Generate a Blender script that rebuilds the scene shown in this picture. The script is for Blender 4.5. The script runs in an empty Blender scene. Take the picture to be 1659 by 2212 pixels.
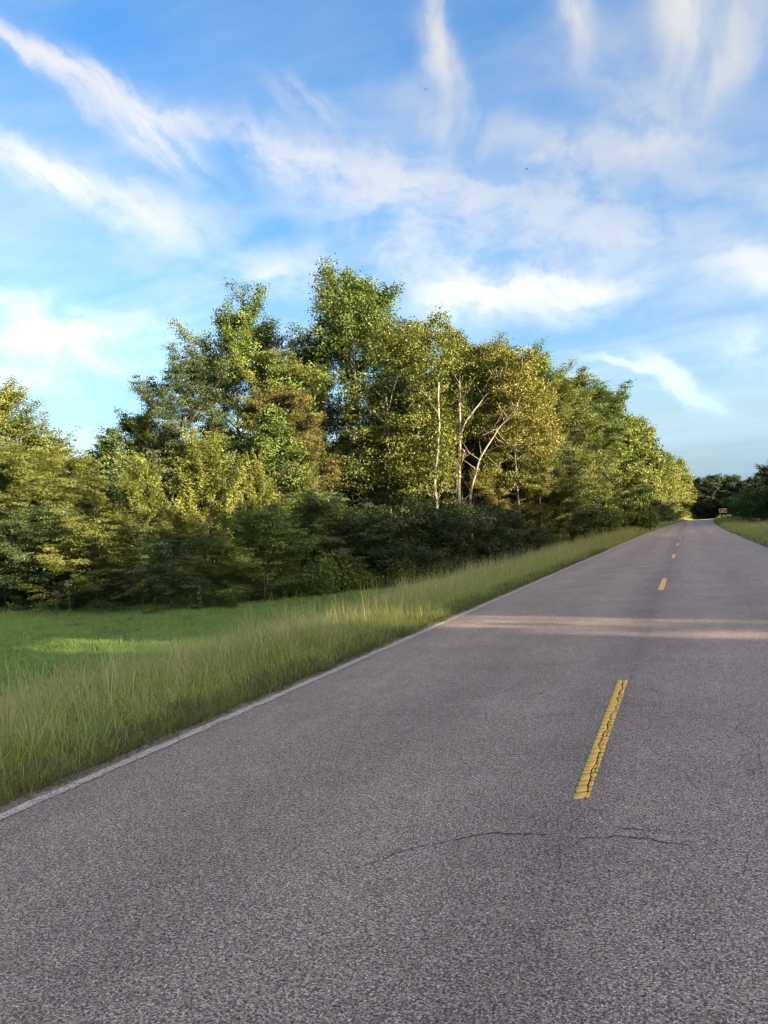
import bpy, math, random
import numpy as np
from mathutils import Matrix, Vector

# ------------------------------------------------------------------ camera
SC = bpy.context.scene
COL = SC.collection
PW, PH = 1659.0, 2212.0                       # measuring frame used on the photograph
FPX, PITCH, YAW, ROLL, EYE = 1668.7, math.radians(1.659), math.radians(21.444), math.radians(-3.629), 1.468
cyw, syw = math.cos(YAW), math.sin(YAW)
F = np.array([-syw*math.cos(PITCH), cyw*math.cos(PITCH), math.sin(PITCH)])
R0 = np.array([cyw, syw, 0.0]); U0 = np.cross(R0, F)
R = R0*math.cos(ROLL)+U0*math.sin(ROLL); U = -R0*math.sin(ROLL)+U0*math.cos(ROLL)
CAMP = np.array([0, 0, EYE])
cam = bpy.data.cameras.new('camera'); camo = bpy.data.objects.new('camera', cam); COL.objects.link(camo)
cam.sensor_fit = 'VERTICAL'; cam.sensor_height = 36; cam.lens = 36*FPX/PH
cam.clip_start = 0.05; cam.clip_end = 6000
camo.matrix_world = Matrix(((R[0], U[0], -F[0], 0), (R[1], U[1], -F[1], 0), (R[2], U[2], -F[2], EYE), (0, 0, 0, 1)))
SC.camera = camo

def ray(x, y): return F+R*(x-PW/2)/FPX-U*(y-PH/2)/FPX
def at(x, y, D):
    d = ray(x, y); return CAMP+d*D/math.hypot(d[0], d[1])
def gpt(x, y, z=0.0):
    d = ray(x, y); return CAMP+d*(z-EYE)/d[2]
def azel(x, y):
    d = ray(x, y); return math.atan2(d[0], d[1]), math.atan2(d[2], math.hypot(d[0], d[1]))

# ------------------------------------------------------------------ light
SUN_AZ = math.radians(-16.0)       # measured from +X towards +Y
SUN_EL = math.radians(11.5)
SDIR = np.array([math.cos(SUN_AZ)*math.cos(SUN_EL), math.sin(SUN_AZ)*math.cos(SUN_EL), math.sin(SUN_EL)])
sl = bpy.data.lights.new('sun', 'SUN'); sl.energy = 4.8; sl.angle = math.radians(0.53); sl.color = (1.0, 0.83, 0.58)
so = bpy.data.objects.new('sun', sl); COL.objects.link(so)
so.rotation_euler = Vector((-SDIR[0], -SDIR[1], -SDIR[2])).to_track_quat('-Z', 'Y').to_euler()
so.location = (40, -12, 30)

SC.render.engine = 'CYCLES'
SC.cycles.use_denoising = True
SC.cycles.filter_width = 1.25
try: SC.cycles.denoiser = 'OPENIMAGEDENOISE'
except Exception: pass
SC.cycles.max_bounces = 5; SC.cycles.diffuse_bounces = 2; SC.cycles.glossy_bounces = 2
SC.cycles.transmission_bounces = 4; SC.cycles.transparent_max_bounces = 4
SC.cycles.sample_clamp_indirect = 6
vs = SC.view_settings
vs.view_transform = 'Standard'; vs.look = 'None'; vs.gamma = 1.0; vs.use_curve_mapping = False
vs.exposure = 2.3

class NT:
    """small node-tree helper"""
    def __init__(s, tree): s.t = tree; s.l = tree.links
    def n(s, typ, **kw):
        nd = s.t.nodes.new(typ)
        for k, v in kw.items():
            if k == 'ins':
                for kk, vv in v.items(): s.put(nd.inputs[kk], vv)
            else: setattr(nd, k, v)
        return nd
    def put(s, sock, v):
        if hasattr(v, 'is_linked') or hasattr(v, 'links'): s.l.new(v, sock)
        else: sock.default_value = v
    def m(s, op, a, b=0.0, c=0.0, clamp=False):
        nd = s.t.nodes.new('ShaderNodeMath'); nd.operation = op; nd.use_clamp = clamp
        for i, v in enumerate((a, b, c)): s.put(nd.inputs[i], v)
        return nd.outputs[0]
    def mix(s, f, a, b, mode='MIX'):
        nd = s.t.nodes.new('ShaderNodeMix'); nd.data_type = 'RGBA'; nd.blend_type = mode
        s.put(nd.inputs[0], f); s.put(nd.inputs[6], a); s.put(nd.inputs[7], b)
        return nd.outputs[2]
    def ramp(s, f, stops, interp='LINEAR'):
        nd = s.t.nodes.new('ShaderNodeValToRGB'); s.put(nd.inputs[0], f)
        cr = nd.color_ramp; cr.interpolation = interp
        while len(cr.elements) < len(stops): cr.elements.new(0.5)
        for e, (p, c) in zip(cr.elements, stops):
            e.position = p; e.color = c if len(c) == 4 else (*c, 1)
        return nd.outputs[0]
    def sstep(s, v, a, b, lo=0.0, hi=1.0):
        nd = s.t.nodes.new('ShaderNodeMapRange'); nd.interpolation_type = 'SMOOTHSTEP'
        s.put(nd.inputs[0], v); s.put(nd.inputs[1], a); s.put(nd.inputs[2], b); s.put(nd.inputs[3], lo); s.put(nd.inputs[4], hi)
        return nd.outputs[0]
    def noise(s, vec, scale, detail=4.0, rough=0.55, dist=0.0):
        nd = s.t.nodes.new('ShaderNodeTexNoise'); s.put(nd.inputs['Vector'], vec)
        nd.inputs['Scale'].default_value = scale; nd.inputs['Detail'].default_value = detail
        nd.inputs['Roughness'].default_value = rough; nd.inputs['Distortion'].default_value = dist
        return nd.outputs[0]

def rgb(c): return (*c, 1.0)

# ------------------------------------------------------------------ sky
world = bpy.data.worlds.new('World'); SC.world = world; world.use_nodes = True
world.cycles.sampling_method = 'MANUAL'; world.cycles.sample_map_resolution = 2048
def build_sky():
    t = world.node_tree; t.nodes.clear(); k = NT(t)
    sky = k.n('ShaderNodeTexSky'); sky.sky_type = 'NISHITA'; sky.sun_disc = False
    sky.sun_elevation = SUN_EL; sky.sun_rotation = math.pi/2-SUN_AZ
    sky.altitude = 150; sky.air_density = 1.0; sky.dust_density = 5.0; sky.ozone_density = 2.0
    tc = k.n('ShaderNodeTexCoord')
    sep = k.n('ShaderNodeSeparateXYZ', ins={0: tc.outputs['Generated']})
    X, Y, Z = sep.outputs
    az = k.m('ARCTAN2', X, Y)
    el = k.m('ARCSINE', Z)
    # flat cloud sheet overhead
    zz = k.m('ADD', k.m('MAXIMUM', Z, 0.0), 0.12)
    cx, cy = k.m('DIVIDE', X, zz), k.m('DIVIDE', Y, zz)
    flat = k.n('ShaderNodeCombineXYZ', ins={0: cx, 1: cy, 2: 0.0}).outputs[0]
    warp = k.n('ShaderNodeTexNoise', ins={'Vector': flat, 'Scale': 0.9, 'Detail': 3.0, 'Roughness': 0.5})
    wv = k.n('ShaderNodeVectorMath', operation='MULTIPLY_ADD', ins={0: warp.outputs['Color'], 1: (0.7, 0.7, 0.0), 2: flat}).outputs[0]
    # wispy cirrus: noise stretched along one wind direction
    mp = k.n('ShaderNodeMapping', ins={'Vector': wv, 'Rotation': (0, 0, math.radians(35)), 'Scale': (0.55, 1.5, 1)}).outputs[0]
    n1 = k.noise(mp, 1.5, 7.0, 0.56, 0.25)
    n2 = k.noise(wv, 4.2, 8.0, 0.6, 0.3)
    n3 = k.noise(flat, 0.55, 3.0, 0.5)
    base = k.m('ADD', k.m('MULTIPLY', n1, 0.75), k.m('ADD', k.m('MULTIPLY', n3, 0.55), k.m('MULTIPLY', n2, 0.22)))
    veil = k.sstep(base, 0.58, 1.0, 0.0, 0.46)
    # cloud banks that stand in definite directions (azimuth, elevation, in radians)
    wn = k.n('ShaderNodeTexNoise', ins={'Vector': tc.outputs['Generated'], 'Scale': 5.0, 'Detail': 8.0, 'Roughness': 0.6})
    ws = k.n('ShaderNodeSeparateXYZ', ins={0: wn.outputs['Color']})
    azw = k.m('MULTIPLY_ADD', k.m('SUBTRACT', ws.outputs[0], 0.5), 0.11, az)
    elw = k.m('MULTIPLY_ADD', k.m('SUBTRACT', ws.outputs[1], 0.5), 0.11, el)
    def fibre(ang, stretch, lo, hi, sc=11.0):
        v = k.n('ShaderNodeCombineXYZ', ins={0: azw, 1: elw, 2: ang}).outputs[0]
        mv = k.n('ShaderNodeVectorRotate', rotation_type='Z_AXIS', ins={'Vector': v, 'Angle': -ang}).outputs[0]
        mv = k.n('ShaderNodeVectorMath', operation='MULTIPLY', ins={0: mv, 1: (1.0, stretch, 1.0)}).outputs[0]
        return k.sstep(k.noise(mv, sc, 10.0, 0.56, 0.2), lo, hi)
    fibs = {'d': fibre(math.radians(-36), 4.5, 0.35, 0.64, 8.0), 'v': fibre(math.radians(82), 2.6, 0.33, 0.68, 7.0), 'p': fibre(math.radians(-8), 1.7, 0.34, 0.64, 13.0)}
    # (x0,y0)-(x1,y1) axis on the photograph, half width there, strength
    banks = [
        ((-40, 30), (200, 190), 26, 0.95, 'd'), ((150, 170), (360, 310), 44, 1.1, 'd'), ((330, 262), (446, 284), 26, 1.0, 'p'), ((330, 300), (390, 350), 40, 0.7, 'd'),
        ((-60, 290), (130, 400), 32, 0.95, 'd'), ((90, 400), (300, 440), 40, 0.7, 'd'), ((180, 440), (430, 500), 60, 0.55, 'p'),
        ((930, -40), (950, 90), 22, 0.9, 'v'), ((945, 80), (975, 160), 44, 0.95, 'v'), ((1245, -40), (1255, 90), 46, 1.1, 'v'), ((1470, -40), (1500, 90), 66, 1.15, 'v'),
        ((1620, 40), (1560, 180), 70, 0.9, 'v'), ((540, 290), (600, 330), 40, 0.8, 'p'), ((640, 325), (720, 340), 34, 0.75, 'p'), ((700, 380), (960, 470), 90, 0.62, 'p'), ((900, 230), (1040, 300), 70, 0.5, 'v'), ((760, 300), (1000, 420), 70, 0.35, 'p'),
        ((850, 560), (1080, 610), 62, 0.6, 'p'), ((960, 655), (1100, 655), 38, 2.0, 'p'), ((1160, 642), (1295, 636), 28, 2.6, 'p'), ((1120, 690), (1320, 690), 30, 0.5, 'p'),
        ((-40, 650), (110, 665), 26, 0.8, 'p'), ((-20, 720), (220, 715), 34, 0.8, 'p'), ((60, 800), (320, 760), 70, 0.55, 'p'), ((1290, 797), (1460, 800), 9, 1.0, 'p'), ((1440, 798), (1535, 846), 20, 2.8, 'p'),
        ((1590, 590), (1700, 600), 40, 1.0, 'p'), ((1610, 740), (1720, 790), 42, 0.8, 'p'), ((1150, 330), (1250, 390), 56, 0.6, 'p'), ((500, 590), (690, 580), 50, 0.5, 'p'),
        ((1300, 330), (1420, 330), 46, 0.5, 'p'), ((1080, 450), (1500, 560), 100, 0.5, 'p'), ((1350, 200), (1650, 400), 110, 0.4, 'p'), ((620, 200), (740, 240), 36, 0.35, 'd'),
    ]
    tot = None
    for (a, b, hw, st, fk) in banks:
        A0, E0 = azel(*a); A1, E1 = azel(*b)
        mid = ((a[0]+b[0])/2, (a[1]+b[1])/2); Em = (E0+E1)/2
        ce = math.cos(Em)
        du, dv = (A1-A0)*ce, E1-E0
        L = math.hypot(du, dv)+1e-5; ux, uy = du/L, dv/L
        A2, E2 = azel(mid[0], mid[1]+hw); sg = math.hypot((A2-(A0+A1)/2)*ce, E2-Em)*0.95
        sl_ = L/2+sg
        p = k.m('MULTIPLY', k.m('SUBTRACT', azw, (A0+A1)/2), ce); q = k.m('SUBTRACT', elw, Em)
        al = k.m('MULTIPLY', k.m('ADD', k.m('MULTIPLY', p, ux), k.m('MULTIPLY', q, uy)), 1/sl_)
        ac = k.m('MULTIPLY', k.m('SUBTRACT', k.m('MULTIPLY', q, ux), k.m('MULTIPLY', p, uy)), 1/sg)
        d2 = k.m('ADD', k.m('MULTIPLY', al, al), k.m('MULTIPLY', ac, ac))
        g = k.m('MULTIPLY', k.m('POWER', 2.718, k.m('MULTIPLY', d2, -1.0)), k.m('MULTIPLY_ADD', fibs[fk], st, st*0.22))
        tot = g if tot is None else k.m('ADD', tot, g)
    dens = k.m('ADD', k.m('MULTIPLY', veil, 0.8), tot)
    dens = k.m('ADD', dens, k.sstep(el, 0.0, 0.2, 0.85, 0.0))          # hazy veil low over the horizon
    dens = k.m('SUBTRACT', 1.0, k.m('POWER', 2.718, k.m('MULTIPLY', dens, -1.25)))
    bw = k.n('ShaderNodeRGBToBW', ins={0: sky.outputs[0]}).outputs[0]
    hs = k.n('ShaderNodeHueSaturation', ins={'Saturation': 1.36, 'Value': 0.595, 'Color': sky.outputs[0]}).outputs[0]
    hs = k.mix(1.0, hs, rgb((1.0, 0.968, 1.0)), 'MULTIPLY')
    # cloud: lit by the low sun, a few times brighter than the blue behind it
    cl = k.n('ShaderNodeVectorMath', operation='SCALE', ins={0: k.mix(k.sstep(el, 0.0, 0.35), rgb((0.57, 0.92, 1.22)), rgb((1.03, 1.0, 0.96))), 'Scale': k.m('MAXIMUM', bw, k.m('MULTIPLY_ADD', bw, 0.2, 0.96))}).outputs[0]
    col = k.mix(dens, hs, cl)
    bg = k.n('ShaderNodeBackground', ins={0: col, 1: 0.15})
    k.l.new(bg.outputs[0], k.n('ShaderNodeOutputWorld').inputs[0])
build_sky()

# ------------------------------------------------------------------ mesh helpers
def mesh_np(name, V, faces, mat=None, attrs=None, smooth=False):
    """faces: (n,3) or (n,4) int array, or a list of such arrays"""
    me = bpy.data.meshes.new(name)
    V = np.asarray(V, dtype=np.float32)
    fl = faces if isinstance(faces, list) else [faces]
    fl = [np.asarray(f, dtype=np.int32) for f in fl if len(f)]
    tot = np.concatenate([np.full(len(f), f.shape[1], np.int32) for f in fl])
    loops = np.concatenate([f.ravel() for f in fl])
    me.vertices.add(len(V)); me.vertices.foreach_set('co', V.ravel())
    me.loops.add(len(loops)); me.loops.foreach_set('vertex_index', loops)
    st = np.concatenate([[0], np.cumsum(tot)[:-1]]).astype(np.int32)
    me.polygons.add(len(tot)); me.polygons.foreach_set('loop_start', st); me.polygons.foreach_set('loop_total', tot)
    if smooth: me.polygons.foreach_set('use_smooth', np.ones(len(tot), dtype=bool))
    if attrs:
        for an, av in attrs.items():
            a = me.attributes.new(an, 'FLOAT', 'POINT'); a.data.foreach_set('value', np.asarray(av, dtype=np.float32))
    me.update(); me.validate()
    if mat: me.materials.append(mat)
    return me
def link(name, me, parent=None, loc=None):
    o = bpy.data.objects.new(name, me); COL.objects.link(o)
    if parent is not None: o.parent = parent
    if loc is not None: o.location = loc
    return o
def tag(o, label=None, cat=None, group=None, kind=None):
    if label: o['label'] = label
    if cat: o['category'] = cat
    if group: o['group'] = group
    if kind: o['kind'] = kind
    return o
def empty(name, loc=(0, 0, 0), rz=0.0, sc=1.0):
    o = bpy.data.objects.new(name, None); COL.objects.link(o); o.location = loc; o.rotation_euler = (0, 0, rz)
    o.scale = (sc,)*3 if not hasattr(sc, '__len__') else sc
    o.empty_display_size = 0.3
    return o
class MB:
    def __init__(s): s.v = []; s.f3 = []; s.f4 = []; s.n = 0
    def add(s, V, quads=None, tris=None):
        V = np.asarray(V, float); s.v.append(V)
        if quads is not None and len(quads): s.f4.append(np.asarray(quads, int)+s.n)
        if tris is not None and len(tris): s.f3.append(np.asarray(tris, int)+s.n)
        s.n += len(V)
    def box(s, c, size, rot=None):
        x, y, z = np.array(size)/2
        V = np.array([(-x, -y, -z), (x, -y, -z), (x, y, -z), (-x, y, -z), (-x, -y, z), (x, -y, z), (x, y, z), (-x, y, z)])
        if rot is not None: V = V@np.array(rot).T
        s.add(V+np.array(c), quads=[(3, 2, 1, 0), (4, 5, 6, 7), (0, 1, 5, 4), (1, 2, 6, 5), (2, 3, 7, 6), (3, 0, 4, 7)])
    def tube(s, P, rad, n=6, cap=True):
        P = np.asarray(P, float); rad = np.broadcast_to(np.asarray(rad, float), (len(P),))
        T = np.gradient(P, axis=0); T /= np.linalg.norm(T, axis=1, keepdims=True)+1e-9
        ref = np.array([0.31, 0.95, 0.05]) if abs(T[0] @ np.array([0.31, 0.95, 0.05])) < 0.9 else np.array([1.0, 0, 0.1])
        A = np.cross(T, ref); A /= np.linalg.norm(A, axis=1, keepdims=True)+1e-9
        B = np.cross(T, A)
        an = np.arange(n)*2*np.pi/n
        V = P[:, None, :]+rad[:, None, None]*(np.cos(an)[None, :, None]*A[:, None, :]+np.sin(an)[None, :, None]*B[:, None, :])
        q = []
        for i in range(len(P)-1):
            for j in range(n):
                q.append((i*n+j, i*n+(j+1) % n, (i+1)*n+(j+1) % n, (i+1)*n+j))
        V = V.reshape(-1, 3); tr = []
        if cap:
            m = len(V); V = np.vstack([V, P[-1:], P[:1]])
            for j in range(n):
                tr.append(((len(P)-1)*n+j, (len(P)-1)*n+(j+1) % n, m)); tr.append(((j+1) % n, j, m+1))
        s.add(V, quads=q, tris=tr)
    def mesh(s, name, mat, smooth=False):
        fl = []
        if s.f4: fl.append(np.concatenate(s.f4))
        if s.f3: fl.append(np.concatenate(s.f3))
        return mesh_np(name, np.concatenate(s.v), fl, mat, smooth=smooth)

# ------------------------------------------------------------------ materials
def mat(name):
    m = bpy.data.materials.new(name); m.use_nodes = True; t = m.node_tree; t.nodes.clear(); k = NT(t)
    out = k.n('ShaderNodeOutputMaterial'); return m, k, out
def wpos(k): return k.n('ShaderNodeNewGeometry').outputs['Position']

def leaf_mat(name, dark, mid, light, trans=0.3, rough=0.55):
    m, k, out = mat(name)
    tint = k.n('ShaderNodeAttribute', attribute_name='tint').outputs['Fac']
    rnd = k.n('ShaderNodeObjectInfo').outputs['Random']
    f = k.m('ADD', tint, k.m('MULTIPLY_ADD', rnd, 0.24, -0.12), clamp=True)
    c = k.ramp(f, [(0.0, dark), (0.5, mid), (1.0, light)])
    p = k.n('ShaderNodeBsdfPrincipled', ins={'Base Color': c, 'Roughness': rough, 'Specular IOR Level': 0.35})
    tr = k.n('ShaderNodeBsdfTranslucent', ins={'Color': k.mix(1.0, c, rgb((1.0, 1.05, 0.55)), 'MULTIPLY')})
    mx = k.n('ShaderNodeMixShader', ins={0: trans, 1: p.outputs[0], 2: tr.outputs[0]})
    k.l.new(mx.outputs[0], out.inputs[0])
    return m
L_OLIVE = leaf_mat('leaf_olive', (0.05, 0.066, 0.012), (0.112, 0.13, 0.023), (0.2, 0.205, 0.04))
L_GREEN = leaf_mat('leaf_green', (0.042, 0.07, 0.013), (0.095, 0.135, 0.024), (0.175, 0.21, 0.04))
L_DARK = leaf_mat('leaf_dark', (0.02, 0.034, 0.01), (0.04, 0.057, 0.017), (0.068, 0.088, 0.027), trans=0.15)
L_SHADE = leaf_mat('leaf_shaded', (0.026, 0.044, 0.011), (0.056, 0.08, 0.019), (0.1, 0.125, 0.032), trans=0.22)  # darker copy of the green leaf, shade put into the colour
L_YELLOW = leaf_mat('leaf_yellow', (0.07, 0.085, 0.014), (0.165, 0.186, 0.036), (0.29, 0.295, 0.075))
L_GOLD = leaf_mat('leaf_gold', (0.065, 0.07, 0.013), (0.138, 0.134, 0.025), (0.215, 0.195, 0.04))
L_BROWN = leaf_mat('leaf_brown', (0.07, 0.06, 0.016), (0.128, 0.112, 0.028), (0.19, 0.168, 0.043))
L_RED = leaf_mat('leaf_red', (0.06, 0.02, 0.012), (0.11, 0.04, 0.02), (0.14, 0.08, 0.03))
L_WEED = leaf_mat('leaf_weed', (0.045, 0.075, 0.016), (0.1, 0.14, 0.028), (0.18, 0.21, 0.045))
L_CLOVER = leaf_mat('leaf_clover', (0.14, 0.2, 0.05), (0.23, 0.31, 0.075), (0.36, 0.42, 0.11), trans=0.4)
G_BLADE = leaf_mat('grass_blade', (0.2, 0.25, 0.058), (0.41, 0.44, 0.11), (0.66, 0.58, 0.24), trans=0.5)
G_SEED = leaf_mat('grass_seed', (0.32, 0.3, 0.11), (0.5, 0.44, 0.19), (0.66, 0.56, 0.3), trans=0.4)
G_EDGE = leaf_mat('grass_edge', (0.075, 0.1, 0.018), (0.165, 0.17, 0.03), (0.38, 0.27, 0.1), trans=0.3)
G_MOWN = leaf_mat('grass_mown', (0.155, 0.245, 0.065), (0.26, 0.38, 0.11), (0.4, 0.48, 0.14), trans=0.5)

def bark_mat(name, c0, c1, scale=9.0, strips=(3, 3, 0.5)):
    m, k, out = mat(name)
    tc = k.n('ShaderNodeTexCoord').outputs['Object']
    mp = k.n('ShaderNodeMapping', ins={'Vector': tc, 'Scale': strips}).outputs[0]
    n = k.noise(mp, scale, 6.0, 0.65, 0.3)
    c = k.ramp(n, [(0.3, c0), (0.62, c1), (0.8, tuple(min(1, v*1.25) for v in c1))])
    bp = k.n('ShaderNodeBump', ins={'Strength': 0.6, 'Distance': 0.02, 'Height': n})
    p = k.n('ShaderNodeBsdfPrincipled', ins={'Base Color': c, 'Roughness': 0.9, 'Specular IOR Level': 0.2, 'Normal': bp.outputs[0]})
    k.l.new(p.outputs[0], out.inputs[0]); return m
B_BROWN = bark_mat('bark_brown', (0.05, 0.04, 0.03), (0.14, 0.11, 0.085))
B_PALE = bark_mat('bark_pale', (0.13, 0.105, 0.08), (0.40, 0.335, 0.25), 6.0, (2, 2, 1.2))
B_GREY = bark_mat('bark_grey', (0.09, 0.08, 0.07), (0.24, 0.21, 0.18))

def road_mat():
    m, k, out = mat('asphalt')
    P = wpos(k)
    sep = k.n('ShaderNodeSeparateXYZ', ins={0: P}); X, Y = sep.outputs[0], sep.outputs[1]
    vor = k.n('ShaderNodeTexVoronoi', ins={'Vector': P, 'Scale': 165.0, 'Randomness': 1.0})
    vor.feature = 'F1'
    vo2 = k.n('ShaderNodeTexVoronoi', ins={'Vector': P, 'Scale': 165.0}); vo2.feature = 'DISTANCE_TO_EDGE'
    cellr = k.n('ShaderNodeSeparateColor', ins={0: vor.outputs['Color']})
    stone = k.ramp(cellr.outputs[0], [(0.0, (0.11, 0.085, 0.067)), (0.25, (0.37, 0.276, 0.207)), (0.6, (0.556, 0.415, 0.313)), (0.85, (0.78, 0.60, 0.465)), (1.0, (1.0, 0.87, 0.73))])
    hue = k.mix(k.m('MULTIPLY', cellr.outputs[1], 0.35), stone, k.mix(1.0, stone, rgb((1.18, 0.95, 0.98)), 'MULTIPLY'))
    # bitumen pits between and in place of lost stones
    pit_n = k.noise(P, 85.0, 5.0, 0.65)
    big = k.noise(P, 0.9, 5.0, 0.6)
    mid = k.noise(P, 6.0, 4.0, 0.6)
    pit = k.sstep(k.m('ADD', pit_n, k.m('MULTIPLY_ADD', mid, 0.10, -0.05)), 0.41, 0.48, 1.0, 0.0)
    pit2 = k.sstep(k.m('ADD', k.noise(P, 42.0, 3.0, 0.6), k.m('MULTIPLY_ADD', big, 0.1, -0.05)), 0.33, 0.375, 1.0, 0.0)
    edge = k.sstep(vo2.outputs['Distance'], 0.0, 0.09, 0.65, 0.0)
    dark = k.m('MAXIMUM', k.m('MULTIPLY', k.m('MAXIMUM', pit, pit2), 0.85), edge)
    c = k.mix(dark, hue, rgb((0.052, 0.042, 0.037)))
    # patches, wheel paths and the paving seam at the centre
    tone = k.m('MULTIPLY', k.m('MULTIPLY_ADD', big, 0.55, 0.74), k.m('MULTIPLY_ADD', k.noise(k.n('ShaderNodeMapping', ins={'Vector': P, 'Scale': (1.4, 0.09, 1)}).outputs[0], 1.0, 4, 0.6), 0.4, 0.8))
    xs = k.m('ADD', X, k.m('MULTIPLY_ADD', k.noise(k.n('ShaderNodeCombineXYZ', ins={0: 0.0, 1: Y}).outputs[0], 1.2, 4, 0.6), 0.10, -0.05))
    seam = k.sstep(xs, -0.56, -0.52, 0.0, 1.0)
    tone = k.m('MULTIPLY', tone, k.m('MULTIPLY_ADD', seam, 0.07, 0.96))
    lane = k.m('COSINE', k.m('MULTIPLY', k.m('ADD', X, 0.62), 4.0))            # wheel paths polished paler than the lane middles
    tone = k.m('MULTIPLY', tone, k.m('MULTIPLY_ADD', lane, -0.045, 1.0))
    blot = k.sstep(k.noise(P, 0.55, 5.0, 0.7, 0.6), 0.56, 0.74)
    tone = k.m('MULTIPLY', tone, k.m('MULTIPLY_ADD', blot, -0.16, 1.02))
    near = k.m('ABSOLUTE', k.m('ADD', xs, 0.66)); tone = k.m('MULTIPLY', tone, k.sstep(near, 0.0, 0.5, 0.9, 1.0))
    c = k.mix(1.0, c, k.n('ShaderNodeCombineColor', ins={0: tone, 1: tone, 2: tone}).outputs[0], 'MULTIPLY')
    h = k.m('SUBTRACT', k.m('MULTIPLY', vo2.outputs['Distance'], 1.4), k.m('MULTIPLY', dark, 0.9))
    bp = k.n('ShaderNodeBump', ins={'Strength': 0.75, 'Distance': 0.006, 'Height': h})
    p = k.n('ShaderNodeBsdfPrincipled', ins={'Base Color': c, 'Roughness': 0.82, 'Specular IOR Level': 0.35, 'Normal': bp.outputs[0]})
    k.l.new(p.outputs[0], out.inputs[0]); return m
M_ROAD = road_mat()

def paint_mat(name, c, wear, under=(0.06, 0.056, 0.058), bump=0.5):
    m, k, out = mat(name)
    P = wpos(k)
    n = k.noise(P, 90.0, 5.0, 0.7); n2 = k.noise(P, 12.0, 4.0, 0.6); n3 = k.noise(P, 3.0, 3.0, 0.5)
    w = k.sstep(k.m('ADD', n, k.m('MULTIPLY_ADD', n2, 0.25, -0.125)), wear-0.05, wear+0.05, 1.0, 0.0)
    cc = k.mix(k.m('MULTIPLY_ADD', n3, 0.5, -0.05, True), rgb(c), rgb(tuple(v*0.78 for v in c)))
    cc = k.mix(w, cc, rgb(under))
    bp = k.n('ShaderNodeBump', ins={'Strength': bump, 'Distance': 0.004, 'Height': n})
    p = k.n('ShaderNodeBsdfPrincipled', ins={'Base Color': cc, 'Roughness': 0.7, 'Normal': bp.outputs[0]})
    k.l.new(p.outputs[0], out.inputs[0]); return m
M_WHITE = paint_mat('worn_white_paint', (0.74, 0.59, 0.45), 0.48, under=(0.2, 0.16, 0.13))
M_WHITE_OLD = paint_mat('rubbed_white_paint', (0.6, 0.5, 0.4), 0.56, under=(0.24, 0.19, 0.155))
M_YELLOW = paint_mat('yellow_paint', (0.98, 0.54, 0.085), 0.3, under=(0.4, 0.27, 0.09), bump=0.25)
def plain(name, c, rough=0.8, scale=8.0, var=0.4, metal=0.0):
    m, k, out = mat(name)
    tc = k.n('ShaderNodeTexCoord').outputs['Object']
    n = k.noise(tc, scale, 5, 0.6)
    cc = k.mix(n, rgb(tuple(v*(1-var) for v in c)), rgb(tuple(min(1, v*(1+var)) for v in c)))
    p = k.n('ShaderNodeBsdfPrincipled', ins={'Base Color': cc, 'Roughness': rough, 'Metallic': metal})
    k.l.new(p.outputs[0], out.inputs[0]); return m
M_CRACK = plain('bitumen_crack_dark', (0.02, 0.019, 0.02), 0.9)  # tar-filled cracks, their inner darkness painted as flat ribbons

def ground_mat():
    m, k, out = mat('soil_and_turf')
    P = wpos(k)
    n = k.noise(P, 1.1, 6, 0.6); n2 = k.noise(P, 14.0, 5, 0.65); n3 = k.noise(P, 0.22, 4, 0.5)
    soil = k.mix(n2, rgb((0.045, 0.036, 0.026)), rgb((0.15, 0.12, 0.085)))
    turf = k.ramp(k.m('ADD', k.m('MULTIPLY', n, 0.5), k.m('MULTIPLY', n2, 0.5)), [(0.3, (0.035, 0.055, 0.012)), (0.5, (0.065, 0.1, 0.02)), (0.7, (0.11, 0.14, 0.03))])
    g = k.n('ShaderNodeAttribute', attribute_name='turf').outputs['Fac']
    f = k.sstep(k.m('ADD', g, k.m('MULTIPLY_ADD', n2, 0.5, -0.25)), 0.35, 0.65)
    c = k.mix(f, soil, turf)
    bp = k.n('ShaderNodeBump', ins={'Strength': 0.6, 'Distance': 0.05, 'Height': n2})
    p = k.n('ShaderNodeBsdfPrincipled', ins={'Base Color': c, 'Roughness': 0.95, 'Specular IOR Level': 0.15, 'Normal': bp.outputs[0]})
    k.l.new(p.outputs[0], out.inputs[0]); return m
M_GROUND = ground_mat()

# ------------------------------------------------------------------ terrain
CX = -0.62                                   # centre line of the road near the camera
XL, XR = -3.75, 2.62                         # middle of the white edge lines
def xoff(y):
    y = np.asarray(y, float); yc = np.minimum(y, 420); return np.where(y > 50, (yc-50)**2/8000.0, 0.0)
def zroad(y):
    y = np.asarray(y, float)
    d = np.clip(y-236, 0, None); return -np.minimum(d*d/5000.0, 8.0+0*d)
def zground(x, y):
    x = np.asarray(x, float); y = np.asarray(y, float); u = x-xoff(y)
    zl = np.interp(-u, [0, 3.55, 3.9, 5.6, 9.6, 14, 40, 400], [-.08, -.06, -.035, -.2, -.72, -.8, -.85, -.9])
    zr = np.interp(u, [0, 2.4, 2.85, 4.5, 9.0, 16, 400], [-.08, -.06, -.035, -.12, -.35, -.3, -.3])
    # the field fades out where the woods come up to the road
    far = np.clip((y-45)/40, 0, 1)
    zl = np.where(-u > 5.6, zl*(1-far)+np.maximum(zl, -.45)*far, zl)
    b = 0.05*np.sin(x*0.7+1.3*np.sin(y*0.31))*np.sin(y*0.53+x*0.21)
    return np.where(u < CX, zl, zr)+zroad(y)+np.where((u < -5.5) | (u > 4.5), b, 0)

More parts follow.
